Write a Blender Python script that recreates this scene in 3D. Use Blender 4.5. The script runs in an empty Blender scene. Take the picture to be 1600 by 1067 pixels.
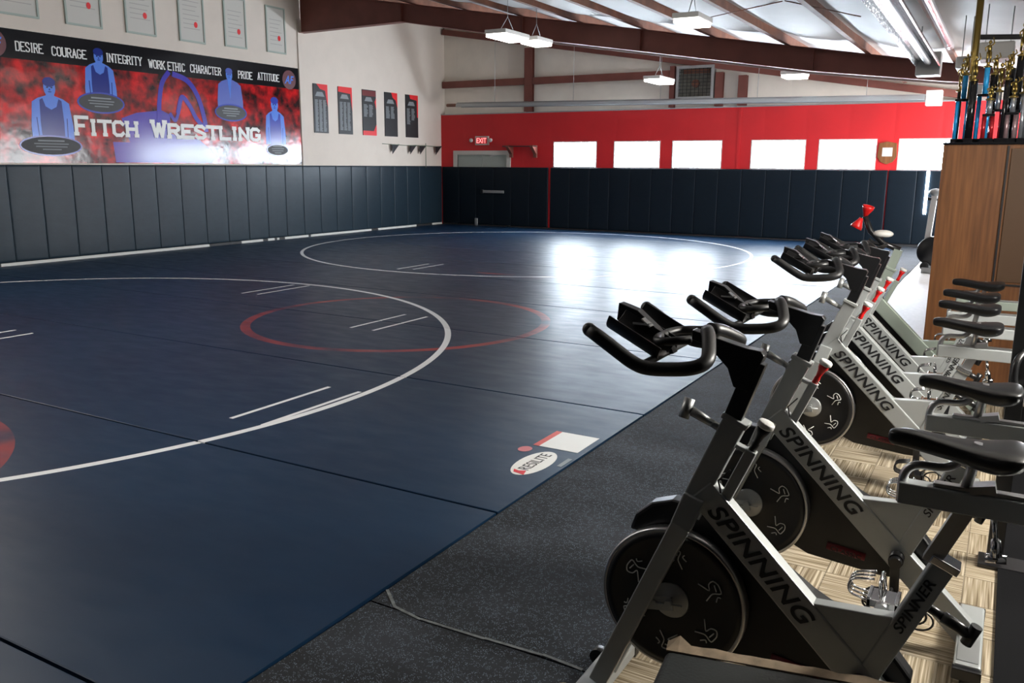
import bpy, math, random
from mathutils import Vector, Matrix
PI = math.pi
random.seed(7)
S = bpy.context.scene
C = S.collection

# ------------------------------------------------------------------ camera
CAMZ, F_PX, PITCH, ROLL, YAW = 1.8128, 1333.5, 0.20418, 0.006416, 0.521444
cf = Vector((-math.sin(YAW)*math.cos(PITCH), math.cos(YAW)*math.cos(PITCH), -math.sin(PITCH)))
cr = Vector((math.cos(YAW), math.sin(YAW), 0.0))
cu = cr.cross(cf)
cr2 = math.cos(ROLL)*cr + math.sin(ROLL)*cu
cu2 = -math.sin(ROLL)*cr + math.cos(ROLL)*cu
cam_data = bpy.data.cameras.new('camera')
cam = bpy.data.objects.new('camera', cam_data); C.objects.link(cam)
cam_data.sensor_width = 36.0
cam_data.lens = F_PX/1600*36.0
cam_data.clip_start = 0.05; cam_data.clip_end = 200
M3 = Matrix((cr2, cu2, -cf)).transposed()
cam.matrix_world = Matrix.Translation((0, 0, CAMZ)) @ M3.to_4x4()
S.camera = cam

# ------------------------------------------------------------------ look
S.view_settings.view_transform = 'Standard'
S.view_settings.look = 'None'
S.view_settings.gamma = 1.0
S.view_settings.use_curve_mapping = False
S.view_settings.exposure = 0.12
W = bpy.data.worlds.new('outdoors'); S.world = W; W.use_nodes = True
W.node_tree.nodes['Background'].inputs[0].default_value = (0.75, 0.85, 1.0, 1)
W.node_tree.nodes['Background'].inputs[1].default_value = 1.0
WIN_STR = 60.0        # daylight in the six small windows
DOOR_STR = 19.0       # daylight in the big doorway on the right wall
SIDE_STR = 100.0       # high window behind the bikes
NEAR_FILL_STR = 32.0       # added fill lamps over the near mats, out of view
LAMP_STR = 13.0        # high bay lamps

# ------------------------------------------------------------------ helpers
def at(x, y, axis, val):
    """pixel of the photograph -> point on the plane axis = val"""
    d = cf + cr2*((x-800)/F_PX) - cu2*((y-533.5)/F_PX)
    o = Vector((0, 0, CAMZ))
    return o + d*((val-o[axis])/d[axis])

class MB:
    def __init__(s): s.v = []; s.f = []; s.m = []; s.sm = []
    def add(s, vs, fs, mi=0, smooth=False):
        n = len(s.v); s.v += [tuple(v) for v in vs]
        for f in fs: s.f.append([i+n for i in f]); s.m.append(mi); s.sm.append(smooth)
        return s
    def box(s, x0, x1, y0, y1, z0, z1, mi=0):
        vs = [(x, y, z) for x in (x0, x1) for y in (y0, y1) for z in (z0, z1)]
        return s.add(vs, [(0,1,3,2),(4,6,7,5),(0,4,5,1),(2,3,7,6),(0,2,6,4),(1,5,7,3)], mi)
    def bar(s, a, b, w, h, mi=0, up=(0,0,1)):
        """rectangular bar a->b; w across (perp. to up), h along up"""
        a = Vector(a); b = Vector(b); d = (b-a).normalized(); u = Vector(up)
        sd = d.cross(u)
        if sd.length < 1e-5: sd = d.cross(Vector((1,0,0)))
        sd.normalize(); u = sd.cross(d).normalized()
        vs = [p + sd*(i*w/2) + u*(j*h/2) for p in (a, b) for i in (-1,1) for j in (-1,1)]
        return s.add(vs, [(0,1,3,2),(4,6,7,5),(0,4,5,1),(2,3,7,6),(0,2,6,4),(1,5,7,3)], mi)
    def tube(s, pts, r, n=12, mi=0, caps=True, closed=False):
        pts = [Vector(p) for p in pts]; k = len(pts)
        rs = r if isinstance(r, (list, tuple)) else [r]*k
        rings = []; prev = None
        for i, p in enumerate(pts):
            if closed: d = pts[(i+1) % k]-pts[i-1]
            elif i == 0: d = pts[1]-p
            elif i == k-1: d = p-pts[i-1]
            else: d = (pts[i+1]-p).normalized()+(p-pts[i-1]).normalized()
            d.normalize()
            if prev is None:
                a = d.cross(Vector((0,0,1)))
                if a.length < .05: a = d.cross(Vector((0,1,0)))
            else:
                a = prev-d*prev.dot(d)
            a.normalize(); prev = a; b = d.cross(a)
            rings.append([p+(a*math.cos(t)+b*math.sin(t))*rs[i] for t in [2*PI*j/n for j in range(n)]])
        vs = [v for r_ in rings for v in r_]; fs = []
        for i in range(k if closed else k-1):
            for j in range(n):
                i2 = (i+1) % k
                fs.append((i*n+j, i*n+(j+1) % n, i2*n+(j+1) % n, i2*n+j))
        s.add(vs, fs, mi, True)
        if caps and not closed:
            s.add(rings[0], [tuple(range(n))[::-1]], mi); s.add(rings[-1], [tuple(range(n))], mi)
        return s
    def cyl(s, a, b, r, n=20, mi=0, r2=None):
        return s.tube([a, b], [r, r if r2 is None else r2], n, mi)
    def lathe(s, o, ax, prof, n=28, mi=0, smooth=True, caps=True):
        """prof: (radius, height along ax)"""
        ax = Vector(ax).normalized(); a = ax.orthogonal().normalized(); b = ax.cross(a); o = Vector(o)
        vs = [o+ax*h+(a*math.cos(t)+b*math.sin(t))*r for r, h in prof for t in [2*PI*j/n for j in range(n)]]
        fs = [(i*n+j, i*n+(j+1) % n, (i+1)*n+(j+1) % n, (i+1)*n+j) for i in range(len(prof)-1) for j in range(n)]
        s.add(vs, fs, mi, smooth)
        if caps and prof[0][0] > 1e-4: s.add(vs[:n], [tuple(range(n))[::-1]], mi)
        if caps and prof[-1][0] > 1e-4: s.add(vs[-n:], [tuple(range(n))], mi)
        return s
    def prism(s, poly, y0, y1, mi=0, axis='y'):
        """polygon in (x,z) extruded along y (or (y,z) along x, (x,y) along z)"""
        n = len(poly)
        def P(u, v, w): return {'y': (u, w, v), 'x': (w, u, v), 'z': (u, v, w)}[axis]
        vs = [P(u, v, y0) for u, v in poly]+[P(u, v, y1) for u, v in poly]
        fs = [tuple(range(n))[::-1], tuple(range(n, 2*n))]+[(i, (i+1) % n, n+(i+1) % n, n+i) for i in range(n)]
        return s.add(vs, fs, mi)
    def ell(s, c, rx, ry, rz, nu=16, nv=10, mi=0):
        vs = []; fs = []
        for i in range(nv+1):
            ph = PI*i/nv
            for j in range(nu):
                t = 2*PI*j/nu
                vs.append((c[0]+rx*math.sin(ph)*math.cos(t), c[1]+ry*math.sin(ph)*math.sin(t), c[2]+rz*math.cos(ph)))
        for i in range(nv):
            for j in range(nu): fs.append((i*nu+j, i*nu+(j+1) % nu, (i+1)*nu+(j+1) % nu, (i+1)*nu+j))
        return s.add(vs, fs, mi, True)
    def mesh(s, name, mats, off=(0,0,0)):
        me = bpy.data.meshes.new(name)
        me.from_pydata([(v[0]-off[0], v[1]-off[1], v[2]-off[2]) for v in s.v], [], s.f)
        for m in (mats if isinstance(mats, (list, tuple)) else [mats]): me.materials.append(m)
        for p, mi, sm in zip(me.polygons, s.m, s.sm): p.material_index = mi; p.use_smooth = sm
        me.update(); me.validate()
        import bmesh
        bm = bmesh.new(); bm.from_mesh(me); bmesh.ops.remove_doubles(bm, verts=bm.verts, dist=1e-6)
        bmesh.ops.recalc_face_normals(bm, faces=bm.faces); bm.to_mesh(me); bm.free()
        return me
    def build(s, name, mats, parent=None, bevel=0, seg=2, off=(0,0,0)):
        o = bpy.data.objects.new(name, s.mesh(name, mats, off)); C.objects.link(o)
        if parent: o.parent = parent
        else: o.location = off
        if bevel:
            b = o.modifiers.new('bevel', 'BEVEL'); b.width = bevel; b.segments = seg; b.limit_method = 'ANGLE'; b.angle_limit = .6
        return o

def tag(o, label=None, cat=None, group=None, kind=None):
    if label: o['label'] = label
    if cat: o['category'] = cat
    if group: o['group'] = group
    if kind: o['kind'] = kind
    return o
def empty(name, loc=(0,0,0), rz=0):
    o = bpy.data.objects.new(name, None); C.objects.link(o); o.location = loc; o.rotation_euler = (0,0,rz)
    o.empty_display_size = .1
    return o
def struct(name, mb, mats, **k): return tag(mb.build(name, mats, **k), kind='structure')
def copy_tree(o, parent=None):
    c = o.copy(); C.objects.link(c)
    if parent: c.parent = parent
    for ch in list(o.children): copy_tree(ch, c)
    return c
def rounded(pts, r=.02, k=4):
    """round the corners of a polyline"""
    pts = [Vector(p) for p in pts]; out = [pts[0]]
    for i in range(1, len(pts)-1):
        p = pts[i]; a = pts[i-1]-p; b = pts[i+1]-p
        ra = min(r, a.length*.45); rb = min(r, b.length*.45)
        A = p+a.normalized()*ra; B = p+b.normalized()*rb
        for j in range(k+1):
            t = j/k; out.append(A*(1-t)**2+p*2*t*(1-t)+B*t*t)
    out.append(pts[-1]); return out

# ------------------------------------------------------------------ materials
def mat(name, col, rough=.5, metal=0, spec=.5, noise=0, nscale=20, bump=0, bscale=60, emit=0, coat=0, stretch=(1,1,1)):
    m = bpy.data.materials.new(name); m.use_nodes = True
    nt = m.node_tree; b = nt.nodes['Principled BSDF']
    b.inputs['Base Color'].default_value = (*col, 1); b.inputs['Roughness'].default_value = rough
    b.inputs['Metallic'].default_value = metal; b.inputs['Specular IOR Level'].default_value = spec
    if coat: b.inputs['Coat Weight'].default_value = coat; b.inputs['Coat Roughness'].default_value = .1
    if emit:
        b.inputs['Emission Color'].default_value = (*col, 1); b.inputs['Emission Strength'].default_value = emit
    if noise or bump:
        g = nt.nodes.new('ShaderNodeNewGeometry'); mp = nt.nodes.new('ShaderNodeMapping'); mp.inputs['Scale'].default_value = stretch
        nt.links.new(g.outputs['Position'], mp.inputs[0])
    if noise:
        n = nt.nodes.new('ShaderNodeTexNoise'); n.inputs['Scale'].default_value = nscale; n.inputs['Detail'].default_value = 5
        nt.links.new(mp.outputs[0], n.inputs[0])
        r = nt.nodes.new('ShaderNodeMapRange'); r.inputs[1].default_value = .3; r.inputs[2].default_value = .7
        r.inputs[3].default_value = 1-noise; r.inputs[4].default_value = 1+noise
        nt.links.new(n.outputs[0], r.inputs[0])
        v = nt.nodes.new('ShaderNodeVectorMath'); v.operation = 'SCALE'; v.inputs[0].default_value = col
        nt.links.new(r.outputs[0], v.inputs['Scale']); nt.links.new(v.outputs[0], b.inputs['Base Color'])
    if bump:
        n = nt.nodes.new('ShaderNodeTexNoise'); n.inputs['Scale'].default_value = bscale; n.inputs['Detail'].default_value = 3
        nt.links.new(mp.outputs[0], n.inputs[0])
        bp = nt.nodes.new('ShaderNodeBump'); bp.inputs['Strength'].default_value = bump; bp.inputs['Distance'].default_value = .02
        nt.links.new(n.outputs[0], bp.inputs['Height']); nt.links.new(bp.outputs[0], b.inputs['Normal'])
    return m
class NT:
    def __init__(s, m): s.nt = m.node_tree; s.b = s.nt.nodes['Principled BSDF']
    def n(s, t, **k):
        o = s.nt.nodes.new('ShaderNode'+t)
        for a, b in k.items(): setattr(o, a, b)
        return o
    def l(s, a, b): s.nt.links.new(a, b)
    def m(s, op, a, b=None, c=None):
        o = s.n('Math', operation=op)
        for i, v in enumerate((a, b, c)):
            if v is None: continue
            if isinstance(v, (int, float)): o.inputs[i].default_value = v
            else: s.l(v, o.inputs[i])
        return o.outputs[0]
    def pos(s):
        g = s.n('NewGeometry'); x = s.n('SeparateXYZ'); s.l(g.outputs['Position'], x.inputs[0]); return g, x.outputs
    def mix(s, f, a, b):
        o = s.n('MixRGB')
        for i, v in ((0, f), (1, a), (2, b)):
            if isinstance(v, tuple): o.inputs[i].default_value = (*v, 1)
            elif isinstance(v, (int, float)): o.inputs[i].default_value = v
            else: s.l(v, o.inputs[i])
        return o.outputs[0]
    def noise(s, vec, sc, det=4, stretch=None):
        if stretch:
            mp = s.n('Mapping'); mp.inputs['Scale'].default_value = stretch; s.l(vec, mp.inputs[0]); vec = mp.outputs[0]
        o = s.n('TexNoise'); o.inputs['Scale'].default_value = sc; o.inputs['Detail'].default_value = det; s.l(vec, o.inputs[0]); return o.outputs[0]

def emitmat(name, col, st):
    m = bpy.data.materials.new(name); m.use_nodes = True; nt = m.node_tree
    nt.nodes.remove(nt.nodes['Principled BSDF']); e = nt.nodes.new('ShaderNodeEmission')
    e.inputs[0].default_value = (*col, 1); e.inputs[1].default_value = st
    nt.links.new(e.outputs[0], nt.nodes['Material Output'].inputs[0]); return m

# wrestling mat: blue vinyl, painted circles and starting marks are its own print
def mat_floor():
    m = mat('mat_vinyl', (.02,.05,.12), .3); t = NT(m); g, P = t.pos(); X, Y = P[0], P[1]
    pv = g.outputs['Position']
    def ring(cx, cy, r, hw):
        d = t.m('SQRT', t.m('ADD', t.m('POWER', t.m('SUBTRACT', X, cx), 2), t.m('POWER', t.m('SUBTRACT', Y, cy), 2)))
        return t.m('LESS_THAN', t.m('ABSOLUTE', t.m('SUBTRACT', d, r)), hw)
    def seg(x, y0, y1, hw=.02):
        a = t.m('LESS_THAN', t.m('ABSOLUTE', t.m('SUBTRACT', X, x)), hw)
        b = t.m('LESS_THAN', t.m('ABSOLUTE', t.m('SUBTRACT', Y, (y0+y1)/2)), (y1-y0)/2)
        return t.m('MULTIPLY', a, b)
    white = ring(-9.13, 4.88, 4.80, .033)
    for q in (ring(-9.13, 16.48, 4.80, .033), seg(-4.725,4.14,5.19), seg(-4.41,4.14,5.2), seg(-6.3,7.3,8.33), seg(-5.98,7.3,8.34),
              seg(-9.32,8.5,9.54), seg(-9.06,8.55,9.6), seg(-9.23,12.0,12.95), seg(-8.97,12.1,13.05), seg(-9.32,4.2,5.27), seg(-8.99,4.2,5.26)):
        white = t.m('MAXIMUM', white, q)
    red = ring(-6.15, 8.0, 1.75, .055)
    red = t.m('MAXIMUM', red, ring(-6.45, 1.45, 1.78, .055))
    red = t.m('MAXIMUM', red, t.m('MULTIPLY', seg(-7.45, 11.9, 12.6, .35), ring(-7.6, 14.1, 1.75, .06)))
    wear = t.noise(pv, 1.3, 4); wr = t.n('MapRange'); wr.inputs[1].default_value=.35; wr.inputs[2].default_value=.6; wr.inputs[3].default_value=.08; wr.inputs[4].default_value=.75
    t.l(wear, wr.inputs[0])
    big = t.noise(pv, .55, 3); bm_ = t.n('MapRange'); bm_.inputs[1].default_value=.35; bm_.inputs[2].default_value=.65; t.l(big, bm_.inputs[0])
    base = t.mix(bm_.outputs[0], (.005,.021,.052), (.007,.029,.066))
    c = t.mix(t.m('MULTIPLY', red, wr.outputs[0]), base, (.42,.035,.02))
    c = t.mix(t.m('MULTIPLY', white, .93), c, (.88,.89,.90))
    t.l(c, t.b.inputs['Base Color'])
    sc = t.noise(pv, 3.0, 6, (1,2.5,1)); rr = t.n('MapRange'); rr.inputs[1].default_value=.3; rr.inputs[2].default_value=.7; rr.inputs[3].default_value=.34; rr.inputs[4].default_value=.44
    t.l(sc, rr.inputs[0]); t.l(rr.outputs[0], t.b.inputs['Roughness'])
    t.b.inputs['Specular IOR Level'].default_value = .2
    n1 = t.noise(pv, 1.6, 2); bp = t.n('Bump'); bp.inputs['Strength'].default_value = .05; bp.inputs['Distance'].default_value = .03
    t.l(n1, bp.inputs['Height']); t.l(bp.outputs[0], t.b.inputs['Normal'])
    return m
def carpet_tile():
    m = mat('carpet_tile', (.3,.25,.18), .95, spec=.1); t = NT(m); g, P = t.pos(); pv = g.outputs['Position']
    q = .28
    ch = t.m('MODULO', t.m('ABSOLUTE', t.m('ADD', t.m('FLOOR', t.m('DIVIDE', P[0], q)), t.m('FLOOR', t.m('DIVIDE', P[1], q)))), 2)
    a = t.noise(pv, 1, 2, (120,2.2,1)); b = t.noise(pv, 1, 2, (2.2,120,1))
    n = t.mix(ch, a, b)
    cr_ = t.n('ValToRGB'); e = cr_.color_ramp; e.elements[0].position = .33; e.elements[0].color = (.15,.11,.07,1)
    e.elements[1].position = .66; e.elements[1].color = (.62,.54,.40,1)
    k = e.elements.new(.48); k.color = (.33,.27,.18,1); k = e.elements.new(.55); k.color = (.40,.33,.25,1)
    t.l(n, cr_.inputs[0])
    # seams between tiles
    fx = t.m('FRACT', t.m('DIVIDE', P[0], q)); fy = t.m('FRACT', t.m('DIVIDE', P[1], q))
    sm = t.m('MAXIMUM', t.m('LESS_THAN', fx, .02), t.m('LESS_THAN', fy, .02))
    t.l(t.mix(t.m('MULTIPLY', sm, .5), cr_.outputs[0], (.05,.04,.03)), t.b.inputs['Base Color'])
    return m
def rubber_speck():
    m = mat('speckled_rubber', (.02,.022,.026), .75, spec=.3); t = NT(m); g, P = t.pos(); pv = g.outputs['Position']
    v = t.n('TexVoronoi'); v.inputs['Scale'].default_value = 170; t.l(pv, v.inputs[0])
    s1 = t.m('LESS_THAN', v.outputs['Distance'], .34)
    n = t.noise(pv, 60, 2); s2 = t.m('GREATER_THAN', n, .5)
    d = t.noise(pv, 2.2, 5, (1,1.6,1)); dr = t.n('MapRange'); dr.inputs[1].default_value=.38; dr.inputs[2].default_value=.68; t.l(d, dr.inputs[0])
    base = t.mix(dr.outputs[0], (.006,.007,.009), (.021,.024,.030))
    t.l(t.mix(t.m('MULTIPLY', s1, s2), base, (.11,.14,.18)), t.b.inputs['Base Color'])
    return m
def wood_mat():
    m = mat('oak_veneer', (.3,.13,.04), .45); t = NT(m); g, P = t.pos(); pv = g.outputs['Position']
    n = t.noise(pv, 1, 5, (40,40,2.2)); n2 = t.noise(pv, 1, 3, (4,4,.8))
    r = t.n('ValToRGB'); e = r.color_ramp; e.elements[0].position=.35; e.elements[0].color=(.12,.044,.014,1); e.elements[1].position=.68; e.elements[1].color=(.27,.11,.036,1)
    t.l(t.mix(.4, n, n2), r.inputs[0]); t.l(r.outputs[0], t.b.inputs['Base Color'])
    return m
def banner_mat():
    m = mat('banner_print', (.5,.02,.02), .14, spec=.45); t = NT(m); g, P = t.pos(); pv = g.outputs['Position']
    n = t.noise(pv, 2.2, 6, (1,1,1.2)); n2 = t.noise(pv, 5.5, 5)
    r = t.n('ValToRGB'); e = r.color_ramp; e.interpolation = 'LINEAR'
    e.elements[0].position=.40; e.elements[0].color=(.020,.003,.004,1)
    e.elements[1].position=.62; e.elements[1].color=(.75,.012,.015,1)
    k = e.elements.new(.47); k.color=(.16,.006,.008,1); k = e.elements.new(.54); k.color=(.40,.008,.010,1)
    t.l(t.mix(.4, n, n2), r.inputs[0])
    t.l(r.outputs[0], t.b.inputs['Base Color'])
    b = t.n('Bump'); b.inputs['Strength'].default_value=.25; b.inputs['Distance'].default_value=.03
    t.l(t.noise(pv, 2.0, 3), b.inputs['Height']); t.l(b.outputs[0], t.b.inputs['Normal'])
    return m
def ribbed(name, col, axis, pitch, rough=.7):
    m = mat(name, col, rough, noise=.06, nscale=1.5); t = NT(m); g, P = t.pos()
    f = t.m('ABSOLUTE', t.m('SUBTRACT', t.m('FRACT', t.m('DIVIDE', P[axis], pitch)), .5))
    h = t.m('MINIMUM', t.m('MULTIPLY', f, 12), 1)
    b = t.n('Bump'); b.inputs['Strength'].default_value=.25; b.inputs['Distance'].default_value=.012
    t.l(h, b.inputs['Height']); t.l(b.outputs[0], t.b.inputs['Normal']); return m

M = dict(
 mat=mat_floor(), tile=carpet_tile(), speck=rubber_speck(), wood=wood_mat(), banner=banner_mat(),
 white=mat('painted_block_wall', (.69,.61,.53), .8, noise=.03, nscale=2, bump=.08, bscale=5),
 red=ribbed('red_painted_panel', (.58,.013,.018), 0, 1.0, .55),
 cream=ribbed('insulation_facing', (.86,.80,.70), 0, .9, .7),
 ceil=mat('insulation_blanket', (.62,.60,.58), .55, noise=.08, nscale=.8, bump=.25, bscale=3),
 steel_br=mat('brown_primer_steel', (.19,.058,.042), .5, noise=.12, nscale=3),
 purlin=mat('rusty_purlin_steel', (.21,.085,.05), .6, noise=.3, nscale=4),
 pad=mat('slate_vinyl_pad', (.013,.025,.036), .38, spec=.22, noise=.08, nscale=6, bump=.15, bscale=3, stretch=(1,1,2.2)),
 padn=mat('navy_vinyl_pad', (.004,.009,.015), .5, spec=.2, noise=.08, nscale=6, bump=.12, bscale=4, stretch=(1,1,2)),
 floor=mat('concrete', (.46,.44,.42), .5, noise=.1), dark=mat('dark_wall_paint', (.02,.02,.022), .8),
 trimw=mat('pale_trim', (.55,.53,.48), .6), black=mat('black_plastic', (.008,.008,.009), .35), blacks=mat('black_satin_steel', (.010,.010,.011), .28, spec=.6),
 foam=mat('black_foam_grip', (.010,.010,.011), .42), silver=mat('silver_paint', (.42,.44,.44), .38, metal=.3, noise=.02),
 sage=mat('grey_green_paint', (.33,.38,.33), .45, metal=.3), chrome=mat('chrome', (.75,.75,.76), .12, metal=1), alu=mat('brushed_aluminium', (.55,.55,.56), .32, metal=1),
 knob=mat('red_plastic', (.55,.01,.01), .3), redtxt=mat('red_print', (.6,.02,.03), .5), leather=mat('black_vinyl_saddle', (.008,.008,.009), .34, spec=.35),
 ink=mat('black_print', (.01,.01,.012), .5), wink=mat('white_print', (.78,.78,.75), .4), gink=mat('grey_print', (.22,.24,.25), .5),
 lblue=mat('light_blue_print', (.11,.25,.78), .18, spec=.35), dblue=mat('dark_blue_print', (.010,.028,.24), .18, spec=.35), nblue=mat('navy_print', (.006,.012,.05), .18),
 mblue=mat('blue_print', (.025,.05,.42), .18), bred=mat('bright_red_print', (.75,.02,.025), .4),
 paper=mat('certificate_paper', (.55,.53,.48), .5), frame=mat('pale_green_frame', (.36,.42,.37), .4), foil=mat('foil_duct', (.72,.74,.76), .22, metal=1, bump=.8, bscale=14),
 galv=mat('galvanised_steel', (.42,.43,.43), .4, metal=.7), wbox=mat('white_enamel', (.7,.69,.66), .4), gold=mat('gold_plated_plastic', (.42,.30,.09), .28, metal=1),
 tblue=mat('blue_trophy_column', (.03,.36,.80), .25, metal=.1), tsil=mat('silver_trophy_column', (.55,.58,.65), .2, metal=.7), tred=mat('red_trophy_column', (.45,.02,.03), .2, metal=.3), tpink=mat('rose_trophy_column', (.42,.28,.30), .25, metal=.4),
 marble=mat('black_marble', (.01,.01,.012), .15), tan=mat('torn_tan_backing', (.24,.18,.12), .9, noise=.25, nscale=25), vinyl=mat('charcoal_vinyl', (.022,.025,.026), .5, bump=.1, bscale=90),
 doorp=mat('grey_green_door_paint', (.36,.40,.36), .5), green=mat('green_twine', (.10,.16,.09), .7),
 pane=emitmat('daylight_frosted_pane', (.78,.89,1.0), WIN_STR), doorlight=emitmat('daylight_in_doorway', (.95,.97,1.0), DOOR_STR), sidelight=emitmat('daylight_in_side_window', (1.0,.96,.88), SIDE_STR),
 lamp=emitmat('lamp_diffuser', (1.0,.97,.90), LAMP_STR), lampfill=emitmat('near_fill_diffuser', (1.0,.96,.90), NEAR_FILL_STR), exit=emitmat('exit_letters', (1.0,.22,.22), 2.2), exitbg=mat('exit_sign_housing', (.55,.5,.46), .5),
)

# text flattened to a mesh, fitted to width/height, on plane (origin, xdir, ydir)
def text(name, s, o, xd, yd, w, h, m, parent=None, depth=.002, shear=0, bold=0, space=1.0):
    cu_ = bpy.data.curves.new('t', 'FONT'); cu_.body = s; cu_.extrude = .01; cu_.shear = shear; cu_.offset = bold; cu_.space_character = space
    ob = bpy.data.objects.new('t', cu_); C.objects.link(ob)
    dg = bpy.context.evaluated_depsgraph_get(); me = bpy.data.meshes.new_from_object(ob.evaluated_get(dg))
    bpy.data.objects.remove(ob); me.name = name
    xs = [v.co.x for v in me.vertices]; ys = [v.co.y for v in me.vertices]; zs = [v.co.z for v in me.vertices]
    x0, x1, y0, y1, z0, z1 = min(xs), max(xs), min(ys), max(ys), min(zs), max(zs)
    xd = Vector(xd).normalized(); yd = Vector(yd).normalized(); zd = xd.cross(yd); o = Vector(o)
    for v in me.vertices:
        c = v.co; v.co = o + xd*((c.x-x0)/(x1-x0)*w) + yd*((c.y-y0)/(y1-y0)*h) + zd*((c.z-z0)/(z1-z0)*depth)
    me.materials.clear(); me.materials.append(m)
    r = bpy.data.objects.new(name, me); C.objects.link(r)
    if parent: r.parent = parent
    return r

# slab-serif block lettering (grid 4 x 6), for the team banner
GL = {'F': [(0,0,0,6),(0,6,4,6),(0,3,3,3)], 'I': [(1,0,1,6)], 'T': [(2,0,2,6),(0,6,4,6)], 'C': [(4,5,3,6),(3,6,1,6),(1,6,0,5),(0,5,0,1),(0,1,1,0),(1,0,3,0),(3,0,4,1)],
 'H': [(0,0,0,6),(4,0,4,6),(0,3,4,3)], 'W': [(0,6,1.3,0),(1.3,0,2.5,5),(2.5,5,3.7,0),(3.7,0,5,6)], 'R': [(0,0,0,6),(0,6,3,6),(3,6,4,5),(4,5,4,4),(4,4,3,3),(3,3,0,3),(2,3,4,0)],
 'E': [(0,0,0,6),(0,6,4,6),(0,3,3,3),(0,0,4,0)], 'S': [(4,5,3,6),(3,6,1,6),(1,6,0,5),(0,5,0,4),(0,4,4,2),(4,2,4,1),(4,1,3,0),(3,0,1,0),(1,0,0,1)], 'L': [(0,0,0,6),(0,0,4,0)],
 'N': [(0,0,0,6),(0,6,4,0),(4,0,4,6)], 'G': [(4,5,3,6),(3,6,1,6),(1,6,0,5),(0,5,0,1),(0,1,1,0),(1,0,3,0),(3,0,4,1),(4,1,4,2.6),(2.4,2.6,4.4,2.6)], 'A': [(0,0,2,6),(2,6,4,0),(.8,2,3.2,2)],
 'D': [(0,0,0,6),(0,6,3,6),(3,6,4,5),(4,5,4,1),(4,1,3,0),(3,0,0,0)], 'O': [(3,6,1,6),(1,6,0,5),(0,5,0,1),(0,1,1,0),(1,0,3,0),(3,0,4,1),(4,1,4,5),(4,5,3,6)],
 'U': [(0,6,0,1),(0,1,1,0),(1,0,3,0),(3,0,4,1),(4,1,4,6)], 'Y': [(0,6,2,3),(4,6,2,3),(2,3,2,0)], 'K': [(0,0,0,6),(0,2.4,4,6),(1.3,3.4,4,0)], 'P': [(0,0,0,6),(0,6,3,6),(3,6,4,5),(4,5,4,4),(4,4,3,3),(3,3,0,3)]}
WID = {'I': 2, 'W': 5}
def slab(mb, word, y0, y1, z0, z1, x, th=1.1, caps_big=False):
    tot = sum((3.4 if c == ' ' else WID.get(c, 4)+1.7) for c in word)-1.7
    s = (y1-y0)/tot; cy = y0; zs = (z1-z0)/6; k = 0
    for ci, c in enumerate(word):
        if c == ' ': cy += 3.4*s; continue
        big = caps_big and (ci == 0 or word[ci-1] == ' ')
        hz = zs*(1.0 if big or not caps_big else .86); w = th*s
        def q(a, b, e=0):
            nonlocal k
            a = Vector((x, cy+a[0]*s, z0+w/2+a[1]*(hz*6-w)/6)); b = Vector((x, cy+b[0]*s, z0+w/2+b[1]*(hz*6-w)/6))
            d = (b-a).normalized(); k += 1
            mb.bar(a-d*w*.3, b+d*w*.3, w if abs(d.y) < .7 else w*.9, .006+.0002*(k % 9), up=(1,0,0))
        for (ax, ay, bx, by) in GL[c]:
            q((ax, ay), (bx, by))
        # serifs on stems that end free at the base or top line
        ends = {}
        for (ax, ay, bx, by) in GL[c]:
            for e in ((ax, ay), (bx, by)): ends[e] = ends.get(e, 0)+1
        for e, n in ends.items():
            if n == 1 and e[1] in (0, 6) and c not in 'SCGO':
                q((e[0]-.6, e[1]), (e[0]+.6, e[1]))
        cy += (WID.get(c, 4)+1.7)*s

# ------------------------------------------------------------------ room shell
XL, YB, XR, YN = -15.286, 22.18, 1.75, -2.5
FZ = -.035                              # bare floor level (mats lie on it, tops at 0)
def roofz(x): return 3.52-.165*x
struct('floor', MB().box(XL-.2, XR+.2, YN-.2, YB+.2, FZ-.15, FZ-.006), M['floor'])
tag(MB().box(-1.13, XR-.005, -2.3, 7.7, FZ-.0055, FZ).build('tile_carpet', M['tile']), 'beige and brown basket-pattern carpet tiles under the bikes', 'carpet')
struct('wall_left', MB().prism([(YN,FZ),(YB+.4,FZ),(YB+.4,6.3),(YN,6.3)], XL-.2, XL, axis='x'), M['white'])
# pilaster strip where the left wall steps
struct('trim_1', MB().box(XL, XL+.03, 16.12, 16.30, 1.76, 5.2), M['white'])
# back wall: lower red wall with real openings, upper recessed cream insulation
wins = [(-11.42,-10.07),(-9.56,-8.22),(-7.89,-6.55),(-5.81,-4.47),(-4.17,-2.85),(-2.38,-1.2)]
WZ0, WZ1 = 1.745, 2.465
RT = 3.27
bw = MB()
doorx = (-14.70, -12.95); DT = 2.12
bw.box(XL, XR, YB, YB+.2, FZ, WZ0 if False else FZ+.01)
xs = XL
bw = MB()
bw.box(XL, doorx[0], YB, YB+.2, FZ, RT); bw.box(doorx[0], doorx[1], YB, YB+.2, DT, RT)
bw.box(doorx[1], wins[0][0], YB, YB+.2, FZ, RT)
for i, (a, b) in enumerate(wins):
    bw.box(a, b, YB, YB+.2, FZ, WZ0); bw.box(a, b, YB, YB+.2, WZ1, RT)
    nx = wins[i+1][0] if i < 5 else XR
    bw.box(b, nx, YB, YB+.2, FZ, RT)
struct('wall_back', bw, M['red'])
struct('trim_2', MB().box(XL, XR, YB-.015, YB+.25, RT, RT+.03), M['galv'])
struct('trim_3', MB().box(-6.17, -6.10, YB-.012, YB, WZ0, RT), M['red'])
struct('wall_back_upper', MB().prism([(XL,RT),(XR,RT),(XR,roofz(XR)+.1),(XL,roofz(XL)+.1)], YB+.20, YB+.35), M['cream'])
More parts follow.
